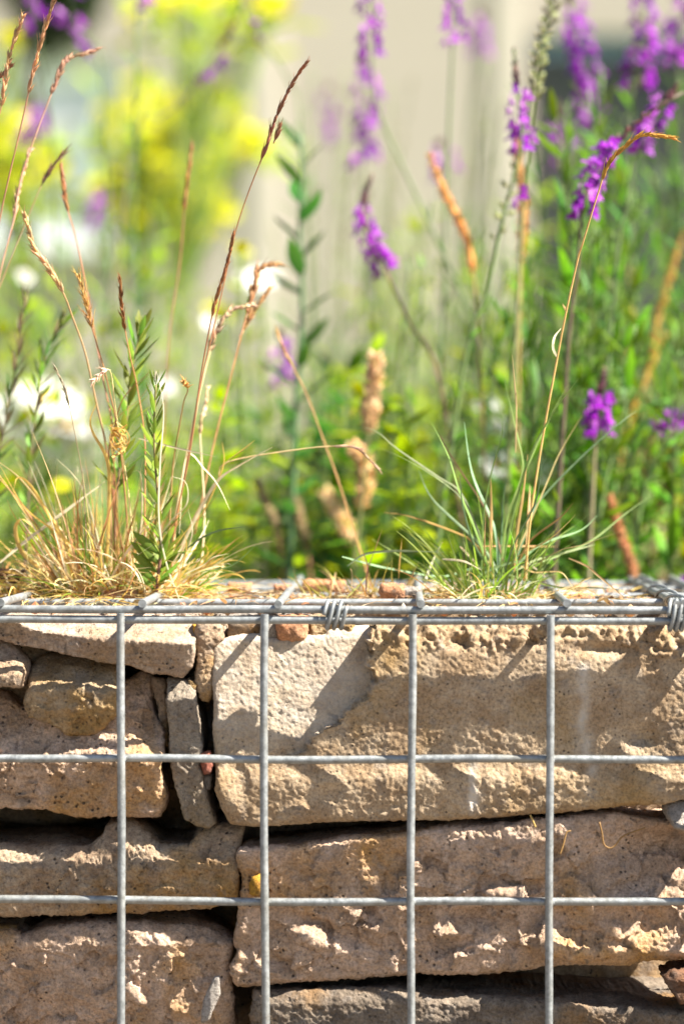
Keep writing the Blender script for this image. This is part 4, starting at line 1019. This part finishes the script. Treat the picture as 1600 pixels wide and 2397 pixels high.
T2 = Tuft('green_tussock', 1150, 1380, .11, 'blue-green grass tuft with one arching seed stalk on the lid at right')
k4 = lambda L: [(800 + .5102 * a, 600 + .5102 * b_) for a, b_ in L]
T2.stalk([(1226, 1360), (1231, 1314), (1244, 1187), (1274, 998), (1305, 830), (1325, 727), (1353, 600), (1361, 576), (1392, 474), (1422, 388), (1463, 342), (1504, 316), (1573, 321)], .11, .05, .83, .0007, (.58, .34, .13), 60, hcol=(.56, .28, .06), ln=.0060, hr=.0011, hn=24, spread=.22)
for L, w, c in [([(690, 1490), (660, 1400), (610, 1250), (540, 1080), (490, 920), (410, 760)], .0015, BLUEG), ([(700, 1480), (650, 1350), (560, 1130), (470, 1040), (300, 935), (140, 865)], .0012, (.26, .30, .13)),
                ([(690, 1470), (620, 1250), (540, 1080), (440, 1010), (250, 880), (170, 810), (100, 785), (35, 805)], .0012, (.28, .34, .17)), ([(720, 1480), (760, 1200), (830, 980), (800, 800), (745, 570)], .0014, BLUEG),
                ([(640, 1450), (650, 1180), (690, 970), (735, 800), (715, 670)], .0009, BLUEG), ([(780, 1450), (850, 1250), (900, 1130), (1100, 920), (1280, 760), (1350, 710)], .0012, (.13, .22, .10)),
                ([(760, 1450), (850, 1250), (940, 1040), (1000, 900), (1100, 730)], .0010, (.36, .28, .12)), ([(730, 1470), (770, 1250), (850, 950), (960, 730), (1085, 560)], .0014, BLUEG), ([(735, 1470), (760, 1200), (880, 900), (960, 730), (1035, 590)], .0012, BLUEG),
                ([(740, 1400), (700, 1260), (640, 1130), (540, 980), (450, 830), (475, 850)], .0011, (.40, .24, .12)), ([(680, 1420), (600, 1310), (480, 1250), (300, 1190), (190, 1175)], .0013, (.48, .26, .09)),
                ([(800, 1420), (870, 1300), (1000, 1200), (1060, 1130)], .0012, (.46, .28, .10)), ([(800, 1380), (950, 1300), (1030, 1230), (1070, 1185)], .0012, (.44, .30, .10)),
                ([(690, 1480), (682, 1330), (684, 1170), (682, 1010)], .0018, (.56, .34, .14)), ([(790, 1450), (800, 1300), (830, 1100), (852, 910)], .0016, (.50, .30, .13)), ([(845, 1480), (850, 1300), (858, 1150), (862, 1050)], .0018, (.60, .38, .16)),
                ([(655, 1420), (655, 1300), (660, 1170)], .0012, (.6, .4, .18)), ([(25, 1422), (100, 1370), (200, 1354), (300, 1352), (470, 1358)], .0013, (.30, .38, .20)), ([(0, 1378), (200, 1430), (450, 1470), (570, 1440), (660, 1430)], .0013, (.24, .34, .17)),
                ([(370, 1528), (400, 1440), (460, 1310)], .0017, (.55, .56, .36)), ([(530, 1552), (600, 1490), (700, 1430), (840, 1390)], .0020, (.26, .36, .16)), ([(820, 1420), (880, 1450), (960, 1448), (1010, 1455), (1050, 1510), (1095, 1585)], .0011, (.55, .42, .16)),
                ([(880, 1420), (1000, 1350), (1100, 1325), (1290, 1258)], .0011, (.40, .30, .12)), ([(1040, 1385), (1120, 1420), (1180, 1470), (1310, 1580)], .0011, (.48, .28, .14)), ([(760, 1460), (1000, 1520), (1150, 1520), (1290, 1530)], .0011, (.22, .32, .08)),
                ([(800, 1440), (900, 1390), (1060, 1350), (1160, 1322)], .0015, (.28, .38, .14)), ([(860, 1420), (1000, 1370), (1150, 1300), (1300, 1180), (1420, 1095)], .0011, BLUEG), ([(720, 1480), (700, 1250), (600, 1000), (560, 760)], .0018, (.22, .34, .20)),
                ([(730, 1480), (640, 1330), (420, 1120), (350, 980)], .0015, (.24, .34, .18)), ([(760, 1470), (900, 1330), (1090, 1260), (1170, 1190)], .0016, (.25, .36, .18)), ([(640, 1330), (800, 1330), (990, 1333)], .0010, (.55, .32, .12)),
                ([(710, 1480), (730, 1300), (740, 1100), (770, 940)], .0013, (.15, .25, .11)), ([(740, 1480), (790, 1320), (890, 1120), (920, 880)], .0013, (.16, .26, .12)), ([(715, 1480), (610, 1330), (555, 1150), (540, 1000)], .0013, (.16, .27, .12)),
                ([(460, 1390), (560, 1400), (640, 1440)], .0012, PALE), ([(480, 1560), (540, 1480), (590, 1450)], .0013, PALE), ([(540, 1330), (590, 1380), (640, 1440)], .0013, PALE), ([(930, 1470), (910, 1450), (840, 1400)], .0010, PALE),
                ([(985, 460), (968, 420), (975, 370), (1004, 330)], .0014, PALE), ([(1030, 255), (1022, 235), (1010, 215)], .0014, (.56, .36, .16)), ([(795, 900), (800, 700), (790, 560), (780, 450)], .0009, (.56, .40, .20))]:
    T2.blade(k4(L), .11, .11 + random.uniform(-.05, .06), w, c)
mb = MB(); c = P(1150, 1385, .115); c[2] = LIDZ
filler(mb, c, .022, .018, 95, [BLUEG, GREEN, GREEN, (.3, .34, .08)], .03, .085, .0012, (.5, 1.4), .5)
filler(mb, c, .042, .026, 260, [STRAW, PALE, (.5, .28, .10), GOLD], .015, .05, .0010, (.05, .8), 1.0)
mb.build('fine_blades', M['plant'], T2.root, T2.base)['kind'] = 'stuff'
T3 = Tuft('seedling_tussock', 850, 1385, .12, 'sparse yellowing grass seedlings on the lid between the two tufts')
for L, w, c in [([(110, 1560), (112, 1480), (116, 1420), (80, 1310)], .0009, (.40, .20, .12)), ([(115, 1470), (60, 1530), (20, 1570)], .0011, (.36, .40, .10)), ([(130, 1550), (180, 1490), (210, 1430)], .0012, (.5, .42, .08)), ([(120, 1430), (150, 1350), (185, 1250)], .0007, (.45, .3, .14)),
                ([(300, 1510), (330, 1450), (355, 1400)], .0014, (.55, .36, .16)), ([(260, 1480), (265, 1400), (275, 1290)], .0008, (.5, .34, .12))]:
    T3.blade(k4(L), .115, .10, w, c)
mb = MB(); c = P(860, 1380, .14); c[2] = LIDZ
filler(mb, c, .045, .03, 90, [(.4, .36, .06), STRAW, GOLD, (.24, .34, .04)], .015, .04, .0009, (.3, 1.2), .8)
mb.build('fine_blades', M['plant'], T3.root, T3.base)['kind'] = 'stuff'

mb = MB()
for k in range(7): filler(mb, np.array([-.235 + .056 * k, .14, LIDZ + .004]), .035, .075, 60, [STRAW, PALE, (.45, .27, .12), (.30, .18, .09), GOLD], .008, .035, .0010, (-.1, .3), .6, 6)
for k in range(160):
    p = np.array([RNG.uniform(-.24, .14), RNG.uniform(.06, .26), LIDZ + .003]); d = RNG.normal(size=3) * (1, 1, .25); d /= np.linalg.norm(d); L = RNG.uniform(.004, .009)
    mb.ribbon(p + d * np.linspace(0, L, 5)[:, None] + np.array([0, 0, .0015]) * np.sin(np.linspace(0, 3.1, 5))[:, None], L * .45 * np.array([.2, 1, 1, .8, .1]), None, .3, rc([(.30, .17, .08), (.42, .24, .10), (.5, .36, .2)][RNG.integers(3)], .3))
tag(mb.build('leaf_litter', M['plant']), 'dry straw bits and leaf litter strewn over the lid', 'litter', None, 'stuff')

# ------------------------------------------------------------------ leafy shoots in the dry tuft
def shoot(label, pxs, y, keys, length, step, s0=.05, stemcol=(.24, .10, .08), r=.0011, taper=.45, ground=LIDZ, lean=0, lift=(.75, 1.05)):
    pts = stem_path(pxs, y, lean, ground, 36); base = pts[0]; root = empty('leafy_shoot', base, label, 'plant')
    mb = MB(); f = np.linspace(0, 1, 36)[:, None]; mb.tube(pts, np.linspace(r, r * .5, 36), 7, np.asarray(stemcol) * (1 - f) + np.array([.26, .24, .07]) * f); mb.build('stem', M['stem'], root, base)
    leaves_on(root, base, pts, s0, .985, step, keys, length, lift, taper)
    for k in range(7): place('leaf', LEAF[keys[0]], root, base, pts[-1], outdir((0, 0, 1), k * .9, 1.25)[0], (1, 0, 0), length * .42)
    return root, base, pts


rt, bs, pt = shoot('slender green leafy shoot with reddish stem in front of the dry tuft', [(365, 900), (360, 1008), (365, 1110), (377, 1263), (367, 1378)], .085, ['shoot', 'shoot', 'shoot_dark'], .0215, .0024, .12)
for s, a, l in ((.10, 2.6, .020), (.14, 3.6, .022), (.18, 2.9, .024), (.22, 3.3, .026), (.26, 2.7, .026), (.12, 5.6, .016), (.2, 6.0, .018)):
    p, t, _ = frame_at(pt, s); d = np.array([math.cos(a) * .75, -.3, .62]); place('leaf', LEAF['shoot_dark'], rt, bs, p, d, (0, -1, .2), (l * .95, l * .8, l))
shoot('taller leafy shoot with purple stem rising behind the curled straw', [(330, 772), (318, 820), (306, 880), (296, 983), (278, 1110), (265, 1284)], .125, ['shoot', 'shoot_dark', 'shoot'], .0215, .0022, .42, (.20, .09, .09), taper=.15)
shoot('blurred grey-green shoot with purple stem at the far left', [(152, 745), (120, 800), (102, 855), (85, 960), (70, 1100)], .22, ['purple', 'shoot_dark', 'narrow_blue'], .020, .0026, .25, (.20, .12, .11), .0010, .25)
shoot('blurred purplish shoot leaning at the left edge of the picture', [(62, 690), (45, 790), (31, 896), (10, 1000), (-20, 1150)], .23, ['purple', 'purple', 'narrow_blue'], .020, .0032, .2, (.22, .13, .12), .0010, .2)

# ------------------------------------------------------------------ purple toadflax
TF = toadflax
TF('purple toadflax spike at top centre with its tip out of the picture', [(858, -110), (868, 0), (868, 130), (880, 240), (905, 310), (980, 470), (1085, 700), (1110, 820)], .55, (130, -90), 30, .0092, s_leaf=(.05, .6))
TF('faint lilac toadflax spike behind the top centre spike', [(845, 120), (855, 200), (862, 300), (850, 400), (860, 620)], .8, (385, 150), 34, .011, s_leaf=(.1, .5))
TF('purple toadflax spike cut by the top edge right of centre', [(1075, -90), (1062, 0), (1058, 110), (1050, 300), (1040, 600)], .55, (105, -70), 24, .009, s_leaf=(.05, .5))
TF('short purple toadflax spike with red-brown tip at the centre of the picture', [(872, 408), (850, 470), (862, 560), (905, 640), (960, 760), (1030, 900)], .42, (632, 480), 26, .0088, (.22, .16, .09), s_leaf=(.1, .5), step=.012)
TF('dark-stemmed toadflax with small purple cluster right of centre', [(1202, 110), (1208, 200), (1222, 320), (1200, 420), (1165, 560), (1140, 690), (1090, 830)], .34, (352, 205), 18, .0085, (.12, .16, .05), 'narrow', (.05, .55), .022, .012, pods=(560, 380, 12))
TF('toadflax stem of pale seed pods at the upper right', [(1300, -60), (1290, 20), (1262, 120), (1250, 230), (1235, 380), (1222, 500)], .36, (480, 430), 2, .008, (.20, .24, .09), 'narrow', (.05, .4), .02, .012, bud=False, pods=(235, -60, 60))
TF('arching purple toadflax raceme leaning right at the upper right', [(1600, 215), (1520, 262), (1445, 330), (1385, 410), (1362, 490), (1350, 640), (1330, 800)], .28, (500, 335), 34, .0085, (.16, .14, .08), 'narrow', (.05, .5), .024, .012)
TF('purple toadflax raceme behind the arching seed stalk', [(1590, 190), (1545, 260), (1500, 330), (1470, 450), (1440, 640)], .40, (345, 240), 24, .0088, leaf='narrow', s_leaf=(.05, .6))
TF('large blurred purple toadflax at upper right', [(1330, -60), (1340, 60), (1370, 180), (1385, 280), (1360, 480)], .75, (290, 10), 46, .0125, s_leaf=(.05, .55))
TF('blurred purple toadflax spike left of the dark door', [(1300, 240), (1310, 310), (1330, 380), (1340, 560)], .85, (375, 285), 18, .012, s_leaf=(.05, .6))
TF('blurred purple toadflax near the top right corner', [(1515, -90), (1505, 40), (1498, 140), (1480, 240), (1470, 460)], .65, (205, -40), 34, .0115, s_leaf=(.05, .55), pods=(205, 30, 14))
TF('blurred purple toadflax cut by the right edge at the top', [(1620, -60), (1590, 60), (1585, 150), (1590, 300)], .7, (150, -40), 26, .012, s_leaf=(.05, .55))
TF('small purple toadflax raceme at the right below the middle', [(1415, 860), (1404, 920), (1398, 1000), (1390, 1080)], .33, (1015, 925), 26, .0085, (.2, .16, .09), 'narrow', (.05, .45), .02, .012)
TF('purple toadflax raceme lying sideways at the right edge', [(1660, 960), (1600, 985), (1545, 1005), (1500, 1040), (1470, 1110)], .42, (1010, 962), 24, .0088, leaf='narrow', s_leaf=(.05, .45), bud=False)
TF('faint purple toadflax between the centre spikes and seed pods', [(1130, 30), (1122, 100), (1105, 200), (1090, 420)], 1.3, (130, 40), 16, .012, s_leaf=(.05, .6))
TF('tiny purple toadflax blossom near the lower right corner', [(1590, 1345), (1588, 1385), (1585, 1420)], .34, (1400, 1350), 6, .008, s_leaf=(.1, .4), bud=False)
TF('purple toadflax at the top left corner', [(75, -60), (80, 20), (95, 120), (120, 300), (130, 520)], .75, (60, -50), 10, .011, s_leaf=(.05, .55))
TF('toadflax with two purple blossoms near the top left', [(160, -50), (175, 60), (215, 80), (240, 200), (250, 480)], .75, (95, -30), 9, .012, s_leaf=(.05, .55), bud=False)
TF('tall green toadflax stem with purple top left of centre', [(322, -80), (322, 20), (318, 120), (316, 330), (312, 560), (322, 800)], .7, (20, -60), 10, .010, (.12, .20, .07), 'narrow', (.05, .85), .03, .016)
TF('leaning toadflax with few purple blossoms at the upper middle left', [(580, -30), (545, 60), (505, 130), (440, 220), (360, 290), (310, 360)], .75, (185, 110), 6, .011, (.19, .15, .11), 'narrow', (.1, .5), .02, .02)
TF('violet toadflax spike blurred at the left behind the pink grass head', [(82, 250), (72, 330), (70, 460), (80, 600)], 1.5, (340, 255), 18, .015, s_leaf=(.05, .6))
TF('dark violet toadflax spike in the left middle distance', [(232, 440), (226, 520), (230, 640), (240, 800)], 1.3, (530, 450), 14, .012, s_leaf=(.05, .6))
TF('lavender toadflax spike left of the big green leafy stem', [(655, 770), (652, 850), (660, 960)], .65, (900, 790), 22, .0085, (.2, .2, .1), 'narrow', (.05, .5))
TF('arching bare toadflax stem at the upper middle', [(560, -60), (575, 40), (640, 130), (690, 220), (705, 330)], .75, (.9, .95), 2, .008, s_leaf=(.6, .75), bud=False)
TF('faint purple toadflax with pale blossoms above the centre', [(770, 200), (772, 300), (765, 420), (750, 640)], 1.6, (330, 215), 12, .013, s_leaf=(.05, .6))
TF('blurred purple blossom stem right of the centre spike', [(1030, 340), (1042, 390), (1060, 520), (1075, 700)], .9, (410, 345), 10, .011, s_leaf=(.05, .7))

# ------------------------------------------------------------------ spiky foxtail heads and dry stalks behind
def foxtail(label, pxs, y, r, col=(.58, .34, .13), head=.6, scol=(.30, .30, .10), ground=SOIL):
    pts = stem_path(pxs, y, 0, ground, 40); base = pts[0]; root = empty('foxtail_plant', base, label, 'plant')
    mb = MB(); mb.tube(pts, .0009, 6, rc(scol)); st = mb.build('stalk', M['stem'], root, base)
    k = int(head * 39); mb = MB(); hp = pts[k:]; n = len(hp); t = np.linspace(0, 1, n)
    mb.tube(hp, r * .7 * np.clip(np.sin(math.pi * (.08 + .86 * t)) * 1.3, .1, 1), 8, rc(col))
    for q in range(260):
        s = RNG.random(); p, tn, _ = frame_at(hp, s * .99); d, o = outdir(tn, RNG.uniform(0, 6.28), RNG.uniform(.5, 1.0)); a = r * min(1, 1.3 * math.sin(math.pi * (.08 + .86 * s)))
        mb.spindle(p + o * a * .55, p + o * a * .55 + d * r * RNG.uniform(.7, 1.3), r * .17, rc(col, .3), 4)
    mb.build('seed_head', M['plant'], st, base)
    return root


foxtail('plump tan foxtail head standing at the picture centre', [(880, 830), (872, 900), (866, 965), (855, 1100), (835, 1290)], .40, .0056, (.84, .62, .34), .72)
foxtail('drooping tan foxtail head below the plump one', [(820, 1040), (845, 1070), (858, 1110), (850, 1160), (830, 1300)], .42, .0054, (.82, .58, .30), .66)
foxtail('small tan foxtail low between the tufts', [(760, 1150), (780, 1180), (810, 1240), (845, 1320)], .55, .0055, (.80, .60, .36), .6)
foxtail('slanting orange grass head right of centre', [(1005, 360), (1040, 450), (1085, 540), (1102, 610), (1120, 800)], .42, .0030, (.78, .40, .12), .72, (.4, .25, .1))
foxtail('hanging orange dry leaf head beside the dark toadflax stem', [(1208, 290), (1212, 380), (1222, 460), (1222, 540), (1216, 720)], .40, .0034, (.72, .40, .14), .70, (.4, .25, .1))
foxtail('orange dry stalk in the thicket at the right edge', [(1560, 780), (1520, 860), (1480, 960), (1450, 1100)], .55, .0026, (.62, .38, .09), .55, (.4, .25, .1))
foxtail('rusty dry stalk leaning low at the right', [(1425, 1160), (1445, 1230), (1480, 1340)], .36, .0035, (.50, .22, .12), .35, (.5, .22, .12))
foxtail('orange dry grass head high at the right edge', [(1600, 540), (1580, 600), (1555, 690), (1530, 800)], .6, .0028, (.62, .36, .10), .66, (.4, .25, .1))
foxtail('tan dry stalk standing in the middle of the right thicket', [(1470, 620), (1480, 720), (1470, 860), (1455, 1000)], .7, .0026, (.58, .40, .11), .5, (.4, .28, .1))
for q, (a, b_, c2, d2) in enumerate([(1530, 1020, 1490, 1220), (1480, 1060, 1450, 1240), (1580, 1040, 1530, 1240), (600, 1120, 650, 1250), (690, 1160, 720, 1290)]):
    foxtail(['reddish dry stalk nearest the sideways toadflax raceme', 'reddish dry stalk under the small right-hand raceme', 'reddish dry stalk closest to the right edge', 'pale dry stalk low right of the dry tuft', 'second pale dry stalk low right of the dry tuft'][q],
            [(a, b_), ((a + c2) / 2, (b_ + d2) / 2), (c2, d2)], .5, .003, (.48, .25, .10) if q < 3 else (.55, .42, .22), .6, (.42, .20, .12))

# ------------------------------------------------------------------ yellow and white flowers
def branchy(name, label, stem, y, heads, me, size, leafkey, cat='flower', group=None, leaf_len=.05, step=.02, face=(0, -.6, .8), col=(.20, .28, .05), jit=.35):
    pts = stem_path(stem, y, 0); base = pts[0]; root = empty(name, base, label, cat, group)
    mb = MB(); mb.tube(pts, np.linspace(.0028, .0014, len(pts)), 6, rc(col))
    hp = []
    for (hx, hy) in heads:
        h = P(hx, hy, y + random.uniform(-jit, jit)); s, _, _ = frame_at(pts, random.uniform(.55, .92)); hp.append(h)
        mid = (h + s) / 2 + np.array([0, 0, -.01]); mb.tube(spline([s, mid, h], 7), .001, 4, rc(col))
    mb.build('stem', M['stem'], root, base)
    for h in hp:
        d = np.array(face) + RNG.normal(size=3) * .25; place('flower', me, root, base, h, d, (0, .3, 1), size * random.uniform(.8, 1.2))
    leaves_on(root, base, pts, .1, .9, step, leafkey, leaf_len)
    for h in hp[::3]:
        if len(hp) > 60:
            for q in range(2): place('leaf', LEAF['broad'], root, base, h + RNG.normal(size=3) * .02 + (0, 0, -.03), RNG.normal(size=3) + (0, 0, .6), (0, -.5, 1), .045)
    return root


def cloud(cx, cy, rx, ry, n): return [(cx + rx * math.sqrt(random.random()) * math.cos(a), cy + ry * math.sqrt(random.random()) * math.sin(a)) for a in [random.uniform(0, 6.28) for _ in range(n)]]


RG = 'yellow ragwort in the background'
branchy('ragwort_plant', 'bright yellow ragwort cluster left of centre with the widest flower head', [(440, 330), (430, 500), (400, 800), (380, 1100)], 2.6, cloud(470, 310, 145, 115, 110) + cloud(570, 325, 55, 35, 24), YELLOW, .023, ['broad', 'narrow'], group=RG)
branchy('ragwort_plant', 'yellow ragwort heads left of the widest cluster', [(300, 300), (310, 500), (320, 900)], 2.6, cloud(330, 260, 100, 95, 60) + cloud(340, 440, 130, 100, 70), YELLOW, .021, ['broad', 'narrow'], group=RG)
branchy('ragwort_plant', 'yellow ragwort heads below the widest cluster', [(400, 430), (400, 600), (390, 900)], 2.4, cloud(400, 500, 150, 80, 40), YELLOW, .019, ['broad', 'narrow'], group=RG)
branchy('ragwort_plant', 'yellow ragwort at the left edge of the picture', [(30, 330), (40, 500), (60, 900)], 2.4, cloud(20, 310, 75, 50, 45) + cloud(90, 390, 70, 40, 32) + cloud(10, 420, 40, 40, 18), YELLOW, .025, ['broad', 'narrow'], group=RG)
branchy('ragwort_plant', 'yellow ragwort cut by the top edge left of centre', [(450, 40), (460, 300), (450, 700)], 2.0, cloud(450, -10, 100, 24, 40) + cloud(640, 5, 45, 18, 20) + cloud(310, 40, 30, 30, 4), YELLOW, .022, ['broad', 'narrow'], group=RG)
branchy('ragwort_plant', 'yellow ragwort touching the top left corner', [(10, 60), (20, 300), (30, 700)], 2.1, cloud(15, 70, 30, 40, 8), YELLOW, .022, ['broad', 'narrow'], group=RG)
for q, (x, y_, n, lab) in enumerate([(560, 585, 5, 'small yellow blossom group above the white flower'), (840, 960, 6, 'golden yellow blossom beside the plump foxtail'), (150, 1150, 4, 'yellow blossom low behind the dry tuft'), (510, 730, 8, 'pale yellow blossoms in the left middle distance')]):
    branchy('yellow_flower_plant', lab, [(x, y_ + 20), (x + 6, y_ + 120)], .9 + .3 * (q % 2), cloud(x, y_, 22, 18, n), YELLOW, .014, ['broad', 'narrow'], leaf_len=.04)
WD = [('large blurred white daisy behind the left shoots', 105, 975, 1.0, .082), ('white daisy head behind the curled tan grass head', 607, 655, .9, .042), ('small pale daisy right of the tall leafy shoot', 388, 905, .9, .018), ('white daisy low in the thicket right of centre', 1140, 950, .7, .024),
      ('second small white daisy right of centre', 1165, 1000, .7, .018), ('white daisy with golden centre above the green tuft', 1165, 1085, .55, .026), ('pale daisy with yellow centre at the far left', 58, 650, 1.0, .022), ('pale pink-white daisy left of the curled grass head', 495, 755, 1.0, .022), ('half-hidden white daisy behind the green tuft', 1290, 1110, .6, .022)]
for lab, x, y_, yy, s in WD:
    branchy('daisy_plant', lab, [(x + 3, y_ + 12), (x + 10, y_ + 150)], yy, [(x, y_)] if s < .05 else [(x - 35, y_), (x + 45, y_ + 25), (x + 10, y_ - 35), (x + 20, y_ + 45)], WHITE, s, ['narrow', 'broad'], leaf_len=.03, face=(.25, -.75, .6) if s < .05 else (.3, -.35, .85), jit=.01)

# ------------------------------------------------------------------ green foliage behind the cage
def leafy(name, label, stem, y, keys, ln, step, lift, r=.0016, col=(.14, .20, .06), group=None, taper=.4, s=(.03, .97)):
    pts = stem_path(stem, y, 0); base = pts[0]; root = empty(name, base, label, 'plant', group)
    mb = MB(); mb.tube(pts, np.linspace(r, r * .4, len(pts)), 6, rc(col)); mb.build('stem', M['stem'], root, base)
    leaves_on(root, base, pts, s[0], s[1], step, keys, ln, lift, taper)
    return root


leafy('lance_leaf_plant', 'tall dark green stem with paired lance leaves at the picture centre', [(702, 310), (706, 420), (700, 560), (706, 700), (700, 850), (690, 1000)], .5, ['lance'], .042, .0125, (.45, .8), .0032, (.09, .17, .06), taper=.3)
leafy('lance_leaf_plant', 'blurred green stem with lance leaves left of centre', [(315, 560), (322, 700), (330, 880), (345, 1050)], .9, ['lance', 'narrow'], .04, .016, (.5, .9), .0022, (.10, .18, .06))
for k in range(36):
    x = random.uniform(760, 1230); y = random.uniform(1.0, 2.4); top = random.uniform(430, 850) if x > 860 else random.uniform(640, 900); dx = random.uniform(-130, 130)
    leafy('branching_plant', 'lime green leafy stem in the far blur behind the centre', [(x + dx, top), (x + dx * .5, top + 220), (x, 1180)], y, ['broad', 'narrow', 'narrow_blue', 'broad'], random.uniform(.03, .05), .016, (.2, .9), .0022, (.16, .24, .05), group='lime green stems in the far centre')
for k in range(24):
    x = random.uniform(690, 1230); y = random.uniform(.8, 1.7); top = random.uniform(120, 520); dx = random.uniform(-110, 110)
    leafy('slender_plant', 'faint tall slender stem crossing the cream wall in the blur', [(x + dx, top), (x + dx * .6, top + 260), (x, 1150)], y, ['narrow_blue', 'narrow', 'purple'], random.uniform(.016, .026), .016, (.6, 1.1), .0016, (.20, .22, .09), group='faint slender stems before the cream wall')
GA, GB, GC = 'narrow-leaved green stems crowding the right background', 'low broad-leaved plants behind the cage', 'thin green stems in the left background'
for k in range(64):
    x = random.uniform(1180, 1720); y = random.uniform(.34, 1.0); top = random.uniform(150, 820) if x > 1260 else random.uniform(480, 900); dx = random.uniform(-90, 90)
    leafy('narrow_leaf_plant', 'narrow-leaved green stem in the blurred thicket behind the cage at right', [(x + dx, top), (x + dx * .6, top + 220), (x, 1150)], y, ['narrow', 'narrow_blue', 'narrow'], random.uniform(.030, .050), .0085, (.35, 1.0), group=GA)
for k in range(44):
    x = random.uniform(700, 1210); y = random.uniform(.5, 1.8); top = random.uniform(420, 950) if x > 900 else random.uniform(680, 1000); dx = random.uniform(-120, 120)
    leafy('narrow_leaf_plant', 'thin leafy stem in the blurred middle behind the green tuft', [(x + dx, top), (x + dx * .5, top + 200), (x, 1180)], y, ['narrow_blue', 'narrow'], random.uniform(.022, .034), .013, (.5, 1.0), group='thin stems behind the green tuft')
for k in range(105):
    x = random.uniform(430, 1120); y = random.uniform(.42, 1.8); top = random.uniform(800, 1230); key = random.choice([['broad'], ['broad', 'broad', 'broad_dark'], ['broad_dark', 'lance'], ['broad', 'narrow']])
    leafy('broad_leaf_plant', 'low blurred yellow-green leafy plant behind the cage middle', [(x, top), (x + random.uniform(-20, 20), 1290)], y, key, random.uniform(.028, .05), .008, (-.1, .7), group=GB)
for k in range(30):
    x = random.uniform(1050, 1720); y = random.uniform(.42, 1.2); top = random.uniform(980, 1240)
    leafy('broad_leaf_plant', 'low blurred green leafy plant behind the cage at right', [(x, top), (x + random.uniform(-20, 20), 1290)], y, random.choice([['broad', 'narrow'], ['broad_dark', 'narrow'], ['lance', 'narrow']]), random.uniform(.026, .042), .008, (-.1, .8), group='low leafy plants behind the cage at right')
for k in range(60):
    x = random.uniform(-120, 600); y = random.uniform(.8, 2.6); top = random.uniform(420, 1000) if x < 480 else random.uniform(650, 1000); dx = random.uniform(-70, 70)
    leafy('narrow_leaf_plant', 'thin pale green stem in the blurred background at left', [(x + dx, top), (x + dx * .5, top + 200), (x, 1150)], y, ['narrow', 'broad', 'narrow_blue'], random.uniform(.028, .045), .015, (.2, .9), group=GC)
for k in range(28):
    x = random.uniform(-120, 480); y = random.uniform(.6, 1.8); top = random.uniform(1020, 1240)
    leafy('broad_leaf_plant', 'low blurred green leafy plant behind the dry tuft', [(x, top), (x + random.uniform(-20, 20), 1290)], y, random.choice([['broad'], ['broad', 'narrow'], ['broad_dark', 'narrow']]), random.uniform(.03, .05), .009, (-.1, .7), group='low leafy plants behind the dry tuft')

# garden rock half hidden at the right, behind the cage
c = P(1490, 1300, .75)
wbox_stone(c[0] - .05, c[0] + .05, SOIL - .02, c[2] + .02, .75, .08, M['concrete'], 'blurred pinkish rock lying behind the cage at right', res=.004, name='garden_rock', r=.02)

# dark tree at the upper left, in front of the window
tb = P(-170, 600, 8.0); tb[2] = SOIL - .02
tree = empty('garden_tree', tb, 'dark green tree crown hanging into the top left corner', 'tree')
mb = MB(); cc = P(110, -70, 8.0)
mb.tube(spline([tb, tb + (.02, 0, .7), tb + ((cc - tb) * .6)], 12), np.linspace(.05, .025, 12), 8, (.10, .075, .05))
for k in range(9): mb.tube(spline([tb + (cc - tb) * .55, (tb + cc) / 2 + RNG.normal(size=3) * .08 + (0, 0, .1), cc + RNG.normal(size=3) * .18], 6), np.linspace(.016, .004, 6), 5, (.10, .075, .05))
mb.build('trunk', M['stem'], tree, tb)
mb = MB(); t = np.linspace(0, 1, 4)
for k in range(5200):
    v = RNG.normal(size=3); v /= np.linalg.norm(v); p = cc + v * np.array([.20, .2, .30]) * RNG.random() ** .4
    if noise((p * 6)[None])[0] < -.25: continue
    d = RNG.normal(size=3); d /= np.linalg.norm(d); L = RNG.uniform(.03, .05)
    mb.ribbon(p + d * t[:, None] * L, L * .5 * np.array([.2, 1, .9, .1]), None, .2, rc((.028, .05, .012), .35))
mb.build('crown', M['leaf'], tree, tb)['kind'] = 'stuff'

# dry tendrils caught in the slot under the largest block
for lab, pl in (('curly dry tendril hanging in the slot under the largest block at right', [(1509, 1938), (1459, 1957), (1440, 1978), (1428, 1986), (1413, 1978), (1408, 1950), (1402, 1925)]),
                ('short dry tendril hanging left of the curly one', [(1335, 1945), (1325, 1950), (1318, 1976), (1310, 2000)]),
                ('tiny reddish straw bit poking from the slot at centre right', [(1240, 1908), (1246, 1920), (1253, 1937)])):
    pts = trace(pl, .006, .004, 24); mb = MB(); mb.tube(pts, .0005, 5, rc((.52, .34, .12))); b0 = pts.min(0)
    o = mb.build('dry_tendril', M['plant'], None, b0); o.location = b0; tag(o, lab, 'tendril')
